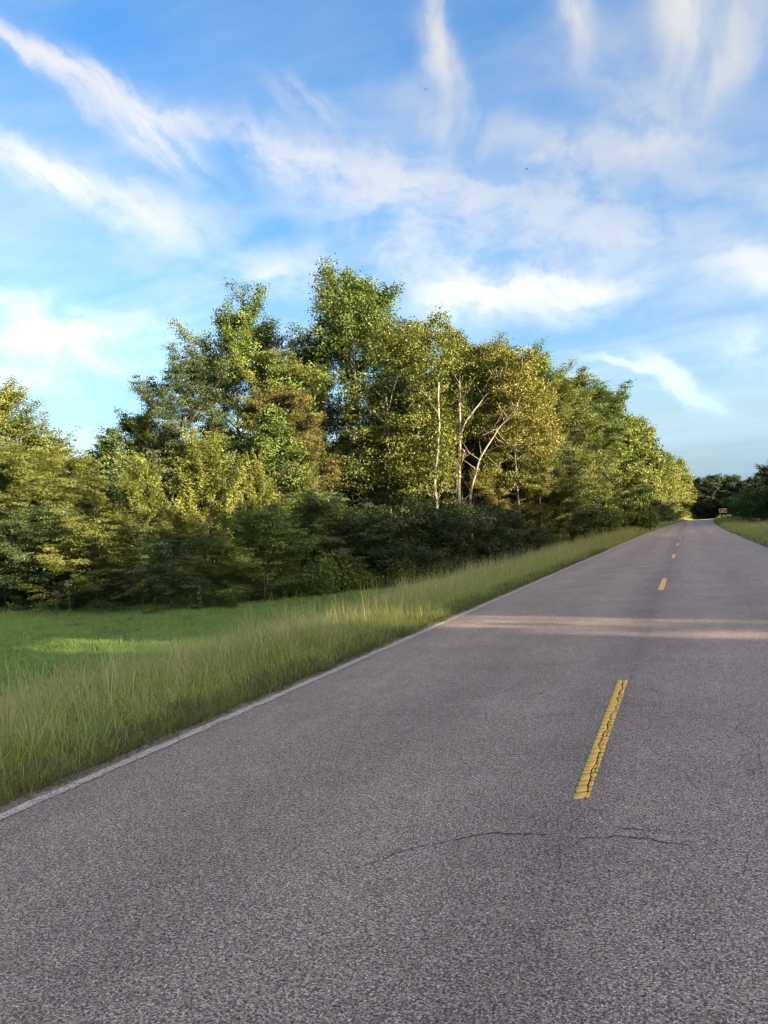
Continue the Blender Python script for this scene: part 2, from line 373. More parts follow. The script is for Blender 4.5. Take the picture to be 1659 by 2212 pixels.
def sheet(name, xs, ys, zf, mat_, attrs=None):
    Xg, Yg = np.meshgrid(xs, ys)
    xx = Xg+xoff(Yg)
    V = np.stack([xx, Yg, zf(xx, Yg)], -1).reshape(-1, 3)
    nx, ny = len(xs), len(ys)
    i = np.arange(ny-1)[:, None]*nx+np.arange(nx-1)[None, :]
    q = np.stack([i, i+1, i+nx+1, i+nx], -1).reshape(-1, 4)
    at_ = {kk: fn(V, Xg.ravel()) for kk, fn in attrs.items()} if attrs else None
    return mesh_np(name, V, q, mat_, at_, smooth=True)
xs = np.concatenate([[-2500, -900, -400, -200, -110], np.arange(-80, -12, 2.0), np.arange(-12, 12, 0.35), np.arange(12, 80, 3.0), [110, 200, 400, 900, 2500]])
ys = np.concatenate([[-2500, -900, -400, -200], np.arange(-120, -10, 5.0), np.arange(-10, 60, 0.8), np.arange(60, 420, 4.0), [500, 700, 1000, 1600, 3000]])
def turf(V, u):
    uu = u
    t = np.interp(-uu, [3.7, 4.05, 4.5], [0.15, 0.42, 1.0]); t2 = np.interp(uu, [2.6, 2.95, 3.4], [0.15, 0.42, 1.0])
    return np.where(uu < CX, t, t2)
ground = tag(link('ground', sheet('ground', xs, ys, zground, M_GROUND, {'turf': turf})), kind='structure')

def zr_(x, y): return zroad(y)+0.0*x
def road_mesh():
    ry = np.concatenate([np.arange(-120, -6, 4.0), np.arange(-6, 50, 0.14), np.arange(50, 220, 3.0), np.arange(220, 380, 2.0)])
    cols = np.concatenate([[-3.93], np.linspace(-3.8, 2.67, 10), [2.80]])
    rgr = np.random.default_rng(17)
    Xg, Yg = np.meshgrid(cols, ry)
    for c, sg in ((0, -1), (-1, 1)):
        wob = rgr.normal(0, 0.014, len(ry))+0.025*np.sin(ry*1.7+np.sin(ry*.6)*2)+0.018*np.sin(ry*5.3)
        Xg[:, c] += sg*np.clip(wob, -.06, .06)
    xx = Xg+xoff(Yg); Zg = zroad(Yg).copy(); Zg[:, 0] -= 0.012; Zg[:, -1] -= 0.012
    V = np.stack([xx, Yg, Zg], -1).reshape(-1, 3); nx = len(cols); ny = len(ry)
    i_ = np.arange(ny-1)[:, None]*nx+np.arange(nx-1)[None, :]
    return mesh_np('road', V, np.stack([i_, i_+1, i_+nx+1, i_+nx], -1).reshape(-1, 4), M_ROAD)
road = tag(link('road', road_mesh()), kind='structure')

def strip_along(y0, y1, xm, w, mat_, name, step=2.0, z=0.005, ragged=0.0, seed=0, ends=(0, 0)):
    rg = np.random.default_rng(seed)
    n = max(2, int((y1-y0)/step)+1)
    yy = np.linspace(y0, y1, n)
    a = xm-w/2+rg.normal(0, ragged, n); b = xm+w/2+rg.normal(0, ragged, n)
    L = np.stack([a+xoff(yy), yy, zroad(yy)+z], 1); Rr = np.stack([b+xoff(yy), yy, zroad(yy)+z], 1)
    L[0, 1] += ends[0]; L[-1, 1] += ends[1]
    V = np.concatenate([L, Rr]); i = np.arange(n-1)
    q = np.stack([i, i+n, i+n+1, i+1], 1)
    return link(name, mesh_np(name, V, q, mat_), road)
strip_along(-60, 60, XL, 0.088, M_WHITE, 'edge_line', 0.1, ragged=0.006, seed=1)
strip_along(60.05, 330, XL, 0.09, M_WHITE, 'edge_line', 2.0)
strip_along(-60, 330, XR, 0.085, M_WHITE_OLD, 'edge_line', 2.0)

# centre dashes; the near one is broken into paint chips
DW = 0.115
y = 4.28+12.19
i = 0
while y < 250:
    strip_along(y, y+3.05, CX+0.015*math.sin(i), DW, M_YELLOW, 'centre_dash', 0.25, ragged=0.003, seed=50+i)
    y += 12.19; i += 1
for yb in (-7.9, -20.1, -32.3):
    strip_along(yb, yb+3.05, CX, DW, M_YELLOW, 'centre_dash', 0.25, ragged=0.003, seed=int(-yb))

def near_dash():
    rg = np.random.default_rng(7)
    d = empty('centre_dash'); d.parent = road
    A = gpt(1235, 1727); B = gpt(1273, 1725); C2 = gpt(1358, 1469); D2 = gpt(1333, 1470)
    def P(s, t):                                   # s along 0..1, t across 0..1
        return (A*(1-s)+D2*s)*(1-t)+(B*(1-s)+C2*s)*t
    Ltot = np.linalg.norm(D2-A); Wd = np.linalg.norm(B-A)
    # the dark bitumen that shows in the cracks
    n = 40; ss = np.linspace(0.002, 0.998, n)
    Lp = np.array([P(s, 0.02+rg.normal(0, .01)) for s in ss]); Rp = np.array([P(s, 0.98+rg.normal(0, .01)) for s in ss])
    V = np.concatenate([Lp, Rp]); V[:, 2] = 0.0025; j = np.arange(n-1)
    link('bitumen_bed', mesh_np('bitumen_bed', V, np.stack([j, j+n, j+n+1, j+1], 1), M_CRACK), d)
    def chip(poly, gap):
        """poly: (n,2) in metres (across, along); shrunk by gap, corners rounded, 3 mm proud"""
        poly = np.asarray(poly)
        for _ in range(2):
            q = np.roll(poly, -1, 0); poly = np.stack([poly*0.8+q*0.2, poly*0.2+q*0.8], 1).reshape(-1, 2) if _ == 0 else np.stack([poly*0.75+q*0.25, poly*0.25+q*0.75], 1).reshape(-1, 2)
        c = poly.mean(0); ext = np.maximum(np.abs(poly-c).max(0), 1e-4)
        fac = np.clip(1-np.array([gap*0.45, gap*1.0])/ext, 0.3, 1)
        poly = c+(poly-c)*fac+rg.normal(0, 0.0007, poly.shape)
        w = np.array([P(pp[1]/Ltot, pp[0]/Wd) for pp in poly]); m = len(w)
        top = w.copy(); top[:, 2] = 0.0044+rg.uniform(-.0004, .0004); bot = w.copy(); bot[:, 2] = 0.0008
        cc = top.mean(0, keepdims=True)
        V = np.concatenate([top, bot, cc]); a = np.arange(m); b = (a+1) % m
        tris = np.stack([a, b, np.full(m, 2*m)], 1); qu = np.stack([a+m, b+m, b, a], 1)
        link('paint_chip', mesh_np('paint_chip', V, [qu, tris], M_YELLOW), d)
    # split line wandering down the right third, cross cracks on either side
    def split(al): return Wd*(0.60+0.09*math.sin(al*3.1+0.7)+0.09*math.sin(al*9+1)+0.06*math.sin(al*23))
    al = 0.0; g = 0.0052
    rows = []
    while al < Ltot-0.02:
        hh = rg.choice([0.06, 0.085, 0.1, 0.12])*rg.uniform(0.85, 1.15)
        if al < 0.01: hh = 0.11
        if Ltot-al-hh < 0.035: hh = Ltot-al
        rows.append((al, al+hh)); al += hh
    prev = 0.0
    for (a0, a1) in rows:
        t0 = prev; t1 = rg.normal(0, 0.006) if a1 < Ltot-1e-6 else 0.0
        s0, s1 = split(a0), split(a1); sm = split((a0+a1)/2)+rg.normal(0, 0.004)
        chip([(0.0, a0+t0*0.3), (s0*0.5, a0+t0), (s0-.001, a0), (sm-.001, (a0+a1)/2), (s1-.001, a1), (s1*0.5, a1+t1), (0.0, a1+t1*0.3)], g)
        prev = t1
    al = 0.0; first = True
    while al < Ltot-0.012:
        hh = rg.choice([0.05, 0.07, 0.1])*rg.uniform(0.8, 1.2)
        if first: hh = 0.11; first = False
        if Ltot-al-hh < 0.03: hh = Ltot-al
        a0, a1 = al, al+hh; am = (a0+a1)/2
        s0, s1 = split(a0)+.001, split(a1)+.001
        if rg.random() < 0.45 and hh > 0.03 and Wd-s0 > 0.035:
            m0 = s0+(Wd-s0)*rg.uniform(.35, .6); m1 = s1+(Wd-s1)*rg.uniform(.35, .6)
            chip([(s0, a0), (m0, a0), (m1, a1), (s1, a1)], g*1.1); chip([(m0, a0), (Wd, a0), (Wd, a1), (m1, a1)], g)
        else:
            chip([(s0, a0), (Wd, a0), (Wd, a1), (s1, a1)], g)
        al = a1
near_dash()

# cracks across the carriageway, traced where they run on the surface
def crack(pts, w, seed):
    rg = np.random.default_rng(seed)
    P = np.array([gpt(*p) for p in pts])
    out = [P[0]]
    for a, b in zip(P[:-1], P[1:]):
        L = np.linalg.norm(b-a); n = max(2, int(L/0.035))
        d = (b-a)/L; nn = np.array([-d[1], d[0], 0])
        off = np.cumsum(rg.normal(0, 0.011, n)); off -= np.linspace(0, off[-1], n)
        for j in range(1, n+1): out.append(a+d*L*j/n+nn*off[j-1])
    Q = np.array(out); T = np.gradient(Q, axis=0); T /= np.linalg.norm(T, axis=1, keepdims=True)+1e-9
    N = np.stack([-T[:, 1], T[:, 0], 0*T[:, 0]], 1)
    n = len(Q); ww = 0.6*w*np.clip(0.55+0.8*np.abs(np.cumsum(rg.normal(0, .22, n)) % 1.6-.8), .2, 1.5)*np.where(rg.random(n) < .3, .12, 1)*np.where(np.sin(np.cumsum(rg.normal(.1, .12, n)))>-.35, 1, .1)
    ww[0] = ww[-1] = 0.0005
    Lp = Q+N*ww[:, None]/2; Rp = Q-N*ww[:, None]/2
    V = np.concatenate([Lp, Rp]); V[:, 2] = 0.003+zroad(V[:, 1]); j = np.arange(n-1)
    link('crack', mesh_np('crack', V, np.stack([j, j+n, j+n+1, j+1], 1), M_CRACK), road)
crack([(880, 1838), (1000, 1811), (1070, 1799), (1190, 1805), (1262, 1812), (1330, 1806), (1400, 1810), (1450, 1822), (1530, 1836), (1659, 1838)], 0.012, 1)
crack([(760, 1880), (840, 1850), (905, 1830)], 0.007, 2)
crack([(590, 1543), (800, 1545), (1000, 1552), (1090, 1556), (1160, 1550), (1215, 1541), (1290, 1541)], 0.012, 3)
crack([(1340, 1544), (1480, 1552), (1590, 1556), (1625, 1552), (1659, 1545)], 0.012, 4)
crack([(1000, 1434), (1150, 1436), (1330, 1434), (1360, 1428), (1500, 1424), (1600, 1426)], 0.014, 5)
crack([(700, 1436), (850, 1438), (990, 1436)], 0.01, 15)
crack([(1070, 1302), (1300, 1300), (1420, 1296), (1659, 1296)], 0.022, 6)
crack([(1230, 1232), (1420, 1228), (1600, 1232)], 0.03, 7)
crack([(1610, 1556), (1640, 1610), (1645, 1660), (1620, 1690)], 0.008, 8)
crack([(1560, 1900), (1612, 1880), (1622, 1840)], 0.006, 9)
crack([(1090, 1720), (1105, 1690), (1150, 1650)], 0.006, 10)
crack([(480, 2000), (640, 1985), (700, 1998)], 0.006, 11)
crack([(1250, 1730), (1235, 1790), (1205, 1850), (1190, 1960)], 0.005, 12)
crack([(1360, 1470), (1372, 1430), (1392, 1372), (1410, 1310), (1420, 1284)], 0.008, 13)

def fine_cracks():
    rq = np.random.default_rng(23)
    for k_ in range(18):
        y0 = 3.0+rq.random()**1.5*55; w_ = rq.uniform(.003, .006)*(1+y0/14); x0 = rq.uniform(-3.5, 1.6); L = rq.uniform(.8, 3.2)
        ang = rq.normal(0, .12) if rq.random() < .72 else rq.uniform(.6, 2.5)
        n = max(6, int(L/.06)); tt_ = np.linspace(0, 1, n)
        head = ang+np.cumsum(rq.normal(0, .22, n))*.35
        Q = np.stack([x0+np.cumsum(np.cos(head))*L/n, y0+np.cumsum(np.sin(head))*L/n], 1)
        Q = Q[(Q[:, 0] > -3.65) & (Q[:, 0] < 2.5)]
        if len(Q) < 5: continue
        T = np.gradient(Q, axis=0); T /= np.linalg.norm(T, axis=1, keepdims=True)+1e-9; N = np.stack([-T[:, 1], T[:, 0]], 1); n = len(Q)
        ww = w_*np.clip(rq.normal(.6, .5, n), .05, 1.5)*np.sin(np.linspace(.1, 3.04, n))
        V = np.concatenate([Q+N*ww[:, None]/2, Q-N*ww[:, None]/2]); V = np.concatenate([V, np.full((2*n, 1), .0028)], 1); j = np.arange(n-1)
        link('crack', mesh_np('crack', V, np.stack([j, j+n, j+n+1, j+1], 1), M_CRACK), road)
fine_cracks()

# ------------------------------------------------------------------ foliage generators
def norm(a): return a/(np.linalg.norm(a, axis=-1, keepdims=True)+1e-9)
def leaves_mesh(name, C, out, size, rg, tint, mat_, up=0.6, outw=0.5, rnd=0.9, aspect=0.6, lean=0.0):
    """C: leaf positions, out: outward direction; a folded two-triangle leaf at each"""
    n = len(C)
    N = norm(np.array([0, 0, up])+out*outw+lean+rg.normal(0, rnd, (n, 3)))
    T = norm(np.cross(N, rg.normal(0, 1, (n, 3))))
    T = norm(T+out*0.5-np.array([0, 0, 0.25])); T = norm(T-N*np.sum(T*N, 1, keepdims=True))
    B = np.cross(N, T)
    s = (size*rg.uniform(0.65, 1.3, n))[:, None]
    fold = N*s*0.14
    v0 = C-T*s*0.5; v1 = C+B*s*aspect*0.5+fold; v2 = C+T*s*0.5-fold*0.6; v3 = C-B*s*aspect*0.5+fold
    V = np.stack([v0, v1, v2, v3], 1).reshape(-1, 3)
    b = np.arange(n)[:, None]*4
    F3 = np.concatenate([b+np.array([[0, 1, 2]]), b+np.array([[0, 2, 3]])], 0)
    return mesh_np(name, V, F3, mat_, {'tint': np.repeat(tint, 4)})

def profile(kind, t):
    if kind == 'tall': return np.interp(t, [0, .12, .4, .7, .9, 1], [.45, .8, 1, .85, .5, .2])
    if kind == 'cone': return np.interp(t, [0, .15, .5, .8, 1], [.75, 1, .75, .4, .1])
    if kind == 'vase': return np.interp(t, [0, .3, .65, .9, 1], [.3, .65, 1, .85, .45])
    if kind == 'wall': return np.interp(t, [0, .2, .6, .85, 1], [1, 1, .9, .65, .3])
    return np.interp(t, [0, .25, .6, .85, 1], [.6, .95, 1, .7, .35])

CROWN_TOP = {}                               # where the leaves really end, per crown mesh
def make_tree(seed, H, clear, rad, kind, nleaf, lsize, spray=0.34, flat=0.45, rise=0.55, nprim=34, wood=B_BROWN,
              leaf=L_OLIVE, lean=(0, 0), trunk_r=None, up=0.6, trunkpath=None, upright=0.0, sec=7, gap=0.0):
    """returns (trunk_mesh, crown_mesh) standing on the origin"""
    rg = np.random.default_rng(seed)
    tr = trunk_r or 0.012*H+0.03
    n = 12
    tt = np.linspace(0, 1, n)
    wob = np.cumsum(rg.normal(0, 0.02*H/6, (n, 2)), 0); wob -= wob[0]
    path = np.stack([wob[:, 0]+lean[0]*H*tt**1.3, wob[:, 1]+lean[1]*H*tt**1.3, H*0.93*tt], 1)
    mb = MB(); path0 = path.copy(); path0[0, 2] = -0.5
    mb.tube(path0, np.maximum(tr*(1-tt)**0.8, 0.012)*np.interp(tt, [0, .05, .1], [1.35, 1.1, 1]), 7)
    def tp(t): return np.array([np.interp(t, tt, path[:, k]) for k in range(3)])
    pts = []; dirs = []; clump = []
    for i in range(nprim):
        h = clear+(1-clear)*((i+rg.uniform(0, 1))/nprim)**0.9
        h = min(h, 0.985)
        t = (h-clear)/(1-clear)
        az = i*2.399963+rg.normal(0, 0.5)
        L = rad*profile(kind, t)*rg.uniform(0.62, 1.18)
        ele = np.interp(t, [0, 1], [0.05, 1.15])*rise/0.55+rg.normal(0, 0.15)+upright
        d = np.array([math.cos(az)*math.cos(ele), math.sin(az)*math.cos(ele), math.sin(ele)])
        o = tp(h)
        m = 6; ss = np.linspace(0, 1, m)
        bend = np.array([0, 0, (0.22-0.15*(1-t)+upright*0.5)*L])
        br = o+np.outer(ss*L, d)+np.outer(ss**2, bend)+np.cumsum(rg.normal(0, 0.03*L, (m, 3)), 0)*ss[:, None]
        r0 = max(0.014, tr*0.42*(1-h)**0.7*(0.6+0.4*L/rad))
        mb.tube(br, r0*(1-0.85*ss), 5, cap=False)
        cl = rg.uniform(-0.22, 0.22)
        if rg.random() < gap: continue
        for j in range(sec):
            s0 = rg.uniform(0.28, 1.0)
            oo = np.array([np.interp(s0, ss, br[:, k]) for k in range(3)])
            dd = norm(d*0.8+rg.normal(0, 0.55, 3)*np.array([1, 1, 0.6])+np.array([0, 0, 0.12+upright*0.7]))
            l2 = L*rg.uniform(0.22, 0.5)*(1.15-s0*0.4)+0.15
            m2 = 4; s2 = np.linspace(0, 1, m2)
            b2 = oo+np.outer(s2*l2, dd)+np.outer(s2**2, [0, 0, 0.12*l2])
            if l2 > 0.5: mb.tube(b2, max(0.006, r0*0.35)*(1-0.8*s2), 3, cap=False)
            for s3 in np.linspace(0.3, 1.0, max(2, int(l2/0.28))):
                pts.append(np.array([np.interp(s3, s2, b2[:, k]) for k in range(3)])+rg.normal(0, 0.06, 3)); dirs.append(dd); clump.append(cl+rg.uniform(-.12, .12))
    pts = np.array(pts); dirs = np.array(dirs); clump = np.array(clump)
    idx = rg.integers(0, len(pts), nleaf)
    off = np.clip(rg.normal(0, 1, (nleaf, 3)), -1.5, 1.5); off = off*np.array([1, 1, flat])*spray*rg.uniform(0.3, 1.0, (nleaf, 1))
    if upright > 0.3: off = off*0.55+dirs[idx]*rg.uniform(-.3, .6, (nleaf, 1))
    C = pts[idx]+off
    ax = np.stack([np.interp(C[:, 2], path[:, 2], path[:, 0]), np.interp(C[:, 2], path[:, 2], path[:, 1]), C[:, 2]*0+H*0.45], 1)
    outd = norm((C-ax)*np.array([1, 1, 0.5])*0.6+dirs[idx]*0.7)
    tint = 0.5+clump[idx]+rg.normal(0, 0.1, nleaf)
    tilt = rg.normal(0, 0.55, (len(pts), 3))[idx]                    # leaves of one spray face much the same way
    cm = leaves_mesh('crown', C, outd, lsize, rg, tint, leaf, up=up, rnd=0.5, lean=tilt)
    CROWN_TOP[cm.name] = float(np.percentile(C[:, 2], 99.7))
    return mb.mesh('trunk', wood, smooth=True), cm

def place(name, meshes, loc, rz, sc, label, cat='tree', group=None, leaf=None, wood=None):
    e = empty(name, loc, rz, sc); tag(e, label, cat, group)
    t = link('trunk', meshes[0], e); c = link('crown', meshes[1], e)
    for o, mm in ((t, wood), (c, leaf)):
        if mm: o.material_slots[0].link = 'OBJECT'; o.material_slots[0].material = mm
    return e
def base_at(x, D):
    p = at(x, 1150, D); return np.array([p[0], p[1], float(zground(p[0], p[1]))])
def put(name, meshes, H0, xt, yt, D, label, cat='tree', group=None, rz=None, leaf=None, wood=None, wide=1.0, seed=[0]):
    """stand a tree of nominal height H0 so that its top reaches photo point (xt, yt) at distance D"""
    b = base_at(xt, D); top = at(xt, yt, D)[2]
    # the picture is rolled a little: move the foot so that the top, not the foot, is under xt
    p = at(xt, yt, D); b[0], b[1] = p[0], p[1]; b[2] = float(zground(p[0], p[1]))
    s = (top-b[2])/CROWN_TOP[meshes[1].name]
    seed[0] += 1
    return place(name, meshes, tuple(b), rz if rz is not None else seed[0]*1.9, (s*wide, s*wide, s), label, cat, group, leaf, wood)

# ------------------------------------------------------------------ the wood on the left
# nominal trees, each at its own height, later scaled to what the photograph shows
T_TALL = make_tree(11, 17.5, 0.16, 4.9, 'tall', 84000, 0.165, 0.46, 0.6, nprim=60, leaf=L_GREEN, wood=B_GREY, gap=0.0, rise=0.42)
T_TALL2 = make_tree(12, 17.0, 0.2, 4.8, 'vase', 68000, 0.165, 0.46, 0.6, nprim=52, leaf=L_GREEN, wood=B_GREY, gap=0.05, rise=0.45)
T_A = make_tree(21, 13.0, 0.08, 4.2, 'round', 84000, 0.125, 0.4, 0.3, nprim=46, leaf=L_OLIVE, rise=0.38)
T_B = make_tree(22, 13.0, 0.06, 3.7, 'wall', 84000, 0.125, 0.4, 0.32, nprim=50, leaf=L_OLIVE, rise=0.4)
T_C = make_tree(23, 12.0, 0.06, 3.4, 'tall', 70000, 0.125, 0.38, 0.4, nprim=46, leaf=L_GREEN, rise=0.5)
T_SLIM = make_tree(24, 9.0, 0.06, 1.9, 'cone', 24000, 0.13, 0.32, 0.6, nprim=36, leaf=L_GREEN, rise=0.45)
T_THIN = make_tree(25, 12.0, 0.3, 3.0, 'vase', 15000, 0.14, 0.34, 0.35, nprim=34, leaf=L_YELLOW, wood=B_PALE, gap=0.12)
S_DARK = make_tree(31, 3.8, 0.03, 2.6, 'round', 30000, 0.115, 0.28, 0.55, nprim=50, leaf=L_DARK, trunk_r=0.06, rise=0.65)
S_DARK2 = make_tree(32, 3.6, 0.03, 2.5, 'wall', 28000, 0.115, 0.28, 0.55, nprim=48, leaf=L_DARK, trunk_r=0.06, rise=0.55)
S_UP = make_tree(33, 7.0, 0.05, 3.0, 'wall', 60000, 0.105, 0.26, 0.5, nprim=60, leaf=L_YELLOW, trunk_r=0.09, rise=0.65, upright=0.42)
S_UP2 = make_tree(34, 6.5, 0.05, 3.0, 'vase', 54000, 0.105, 0.26, 0.5, nprim=60, leaf=L_YELLOW, trunk_r=0.09, rise=0.65, upright=0.48)
S_LAY = make_tree(35, 5.5, 0.04, 3.3, 'wall', 52000, 0.11, 0.36, 0.24, nprim=54, leaf=L_OLIVE, trunk_r=0.08, rise=0.3)
T_SAP = make_tree(36, 7.5, 0.3, 0.9, 'cone', 3200, 0.2, 0.16, 0.8, nprim=24, leaf=L_WEED, trunk_r=0.05, upright=0.4)
# far versions: fewer, larger leaf clusters
F_A = make_tree(41, 15.0, 0.04, 4.8, 'wall', 22000, 0.30, 0.55, 0.5, nprim=44, leaf=L_OLIVE, sec=6, rise=0.42)
F_B = make_tree(42, 15.0, 0.05, 4.6, 'round', 21000, 0.30, 0.55, 0.5, nprim=42, leaf=L_OLIVE, sec=6, rise=0.42)
F_C = make_tree(43, 14.0, 0.03, 4.4, 'tall', 19000, 0.30, 0.55, 0.55, nprim=40, leaf=L_GREEN, sec=6, rise=0.42)
F_S = make_tree(44, 4.0, 0.02, 2.8, 'wall', 8000, 0.25, 0.42, 0.5, nprim=32, leaf=L_DARK, sec=5, trunk_r=0.07)

# far left group
put('broadleaf_tree', T_C, 12, -5, 826, 43, 'tall olive tree cut by the left edge of the picture', rz=0.4, leaf=L_OLIVE)
put('broadleaf_tree', T_THIN, 12, 100, 905, 42, 'thin-topped tree with pale forked stem between the left edge and the skyline gap', rz=2.0)
put('broadleaf_tree', T_A, 13, 55, 960, 39, 'lower leafy tree in front of the pale forked stem at far left', rz=1.0, wide=1.0, leaf=L_OLIVE)
put('broadleaf_tree', T_B, 13, 160, 985, 41, 'low tree sloping down to the skyline gap left of the sapling', rz=4.0, leaf=L_OLIVE)
put('sapling', T_SAP, 7.5, 235, 935, 44, 'bright green sapling standing alone in the skyline gap at left', cat='sapling')
put('broadleaf_tree', T_C, 12, 300, 885, 48, 'small olive tree on the left flank of the dark tree', leaf=L_OLIVE, wide=0.9)
put('broadleaf_tree', T_A, 13, 395, 760, 46, 'dark green tree below the second tallest crown', leaf=L_DARK, rz=2.6, wide=0.72)
put('tall_tree', T_TALL2, 17, 500, 632, 50, 'second tallest tree, airy crown with sky gaps, left of the tallest', rz=0.9, wide=0.82)
put('broadleaf_tree', T_A, 13, 600, 745, 47, 'olive tree between the two tallest crowns', rz=5.0, wide=0.72)
put('broadleaf_tree', T_B, 13, 622, 838, 38.5, 'rusty brown tinged tree in front of the two tallest crowns', rz=3.1, leaf=L_BROWN, wide=0.85)
put('slender_tree', T_SLIM, 9, 592, 880, 36.5, 'slim light green tree against the rusty brown one', rz=0.3)
put('tall_tree', T_TALL, 17.5, 742, 590, 48, 'tallest tree, broad rounded crown standing over the wood', rz=1.2, wide=0.95)
put('broadleaf_tree', T_C, 12, 665, 735, 52, 'dark tree with reddish top between the two tallest', leaf=L_DARK, wide=0.7)

# pale-stemmed trees, stems traced on the photograph and set at their distance
def pale_tree(label, D, stems, nleaf, seed, crown_pts, spray, leaf, foot, wood=B_PALE):
    rg = np.random.default_rng(seed)
    b = base_at(foot[0], D); e = empty('pale_stemmed_tree', tuple(b)); tag(e, label, 'tree', 'pale-stemmed trees above the dark bushes')
    mb = MB()
    for (pts, r0, r1, dd) in stems:
        P = np.array([at(x, yy, D+dd*j/max(1, len(pts)-1)) for j, (x, yy) in enumerate(pts)])
        if r0 > 0.095: P = np.vstack([[P[0][0], P[0][1], b[2]-0.3], P])
        n = len(P); t = np.linspace(0, n-1, n*4); Q = np.stack([np.interp(t, np.arange(n), P[:, k]) for k in range(3)], 1)
        Q[1:-1] += rg.normal(0, 0.018, Q[1:-1].shape); Q[1:-1] = (Q[:-2]+Q[1:-1]*2+Q[2:])/4
        mb.tube(Q-b, np.linspace(r0, r1, len(Q))*0.72, 7)
        for _ in range(7 if r0 > .04 else 3):
            t_ = rg.integers(len(Q)//3, len(Q)); o_ = Q[t_]-b; l_ = rg.uniform(.5, 1.5); az_ = rg.uniform(0, 6.283)
            d_ = np.array([math.cos(az_), math.sin(az_), rg.uniform(.3, 1.1)])*l_*.7
            mb.tube([o_, o_+d_*.5+rg.normal(0, .05, 3), o_+d_+np.array([0, 0, .12*l_])], [.016, .011, .004], 4)
    link('trunk', mb.mesh('trunk', wood, smooth=True), e)
    C = []; T = []
    for (x, yy, w, h, dz, wt) in crown_pts:
        n = int(nleaf*wt); m = max(6, n//45)
        for j in range(m):
            a = rg.uniform(0, 6.283); rr = math.sqrt(rg.random())
            c = at(x+w*rr*math.cos(a), yy+h*rr*math.sin(a), D+dz+0.1+rg.normal(0, 0.9))
            k = 45; C.append(c+rg.normal(0, 1, (k, 3))*np.array([1, 1, 0.4])*spray); T.append(np.full(k, 0.5+rg.uniform(-.2, .2))+rg.normal(0, .15, k))
    C = np.concatenate(C)-b; T = np.concatenate(T)
    out = norm(C*np.array([1, 1, 0.3])+rg.normal(0, 1, C.shape))
    link('crown', leaves_mesh('crown', C, out, 0.14, rg, T, leaf), e)
    return e
def z5(*pp): return [(713.2+.3638*a, 713.2+.3638*c) for a, c in pp]
pale_tree('upright pale-stemmed tree with a low side fork, leftmost of the three white stems', 42,
    [(z5((630, 1030), (622, 900), (640, 700), (648, 560), (640, 420), (645, 310)), .13, .05, 0), (z5((640, 490), (570, 390), (535, 330)), .06, .02, 1), (z5((632, 1020), (610, 985)), .06, .03, 0), (z5((628, 1025), (655, 980)), .06, .03, -.3), (z5((636, 930), (660, 930), (668, 960)), .03, .015, -.3)],
    16000, 61, [(930, 770, 55, 60, 0.5, .3), (935, 880, 55, 70, 1.2, .28), (900, 960, 60, 60, 0.8, .2), (905, 1040, 60, 35, 0.5, .12), (970, 990, 14, 70, -.2, .1)], 0.26, L_OLIVE, (942, 1088))
pale_tree('forked white-stemmed tree in the middle of the three, one limb arching right', 43,
    [(z5((762, 1000), (768, 800), (772, 640), (770, 450), (768, 330), (775, 245), (790, 220)), .14, .04, 0), (z5((752, 990), (750, 840), (728, 760)), .07, .03, -.2),
     (z5((775, 610), (800, 550), (860, 470), (930, 380), (1000, 320), (1040, 285)), .09, .025, -1), (z5((860, 470), (950, 400), (1060, 365)), .055, .02, -1), (z5((775, 800), (800, 710)), .05, .025, -.3),
     (z5((770, 450), (800, 400), (830, 340)), .05, .02, .4), (z5((930, 380), (925, 320), (960, 260)), .04, .015, -.8), (z5((770, 430), (795, 400), (812, 330)), .03, .012, -.4), (z5((900, 430), (945, 440)), .03, .012, -.5)],
    14000, 62, [(1000, 785, 40, 38, 0.8, .3), (1050, 800, 60, 55, 1.0, .4), (1060, 860, 40, 30, 1.5, .3)], 0.26, L_OLIVE, (990, 1080))
pale_tree('pale tree leaning far to the right, rightmost of the three white stems', 42,
    [(z5((825, 1020), (850, 890), (890, 760), (950, 660), (1010, 570), (1070, 515), (1135, 485)), .12, .03, -1.5), (z5((920, 720), (1030, 680), (1145, 665)), .05, .02, -1), (z5((1030, 680), (1090, 710), (1160, 740)), .03, .012, -.6),
     (z5((920, 745), (980, 790), (1020, 840)), .035, .012, -.8), (z5((1000, 585), (960, 600), (900, 625)), .03, .012, 0), (z5((1010, 570), (1060, 510), (1120, 455)), .05, .015, -.5), (z5((1070, 515), (1110, 515), (1150, 535)), .025, .01, -.5)],
    13000, 63, [(1115, 850, 60, 50, 0.8, .4), (1150, 940, 55, 60, 0.6, .4), (1120, 780, 45, 30, 1.0, .2)], 0.26, L_GOLD, (1015, 1085))
pale_tree('slim pale stem half hidden by leaves left of the white stems', 44,
    [(z5((355, 1000), (345, 800), (345, 560), (340, 470), (330, 380)), .11, .05, 0), (z5((340, 680), (400, 645), (440, 665)), .05, .02, -.5), (z5((345, 480), (375, 340), (410, 250)), .06, .03, .3), (z5((345, 470), (320, 370)), .04, .02, 0)],
    20000, 64, [(860, 740, 55, 50, 0.2, .25), (800, 900, 60, 60, .6, .2), (850, 970, 60, 50, 0.7, .2), (800, 1020, 60, 50, 0.2, .2), (870, 1040, 45, 35, -.3, .15)], 0.26, L_OLIVE, (842, 1080), wood=B_GREY)

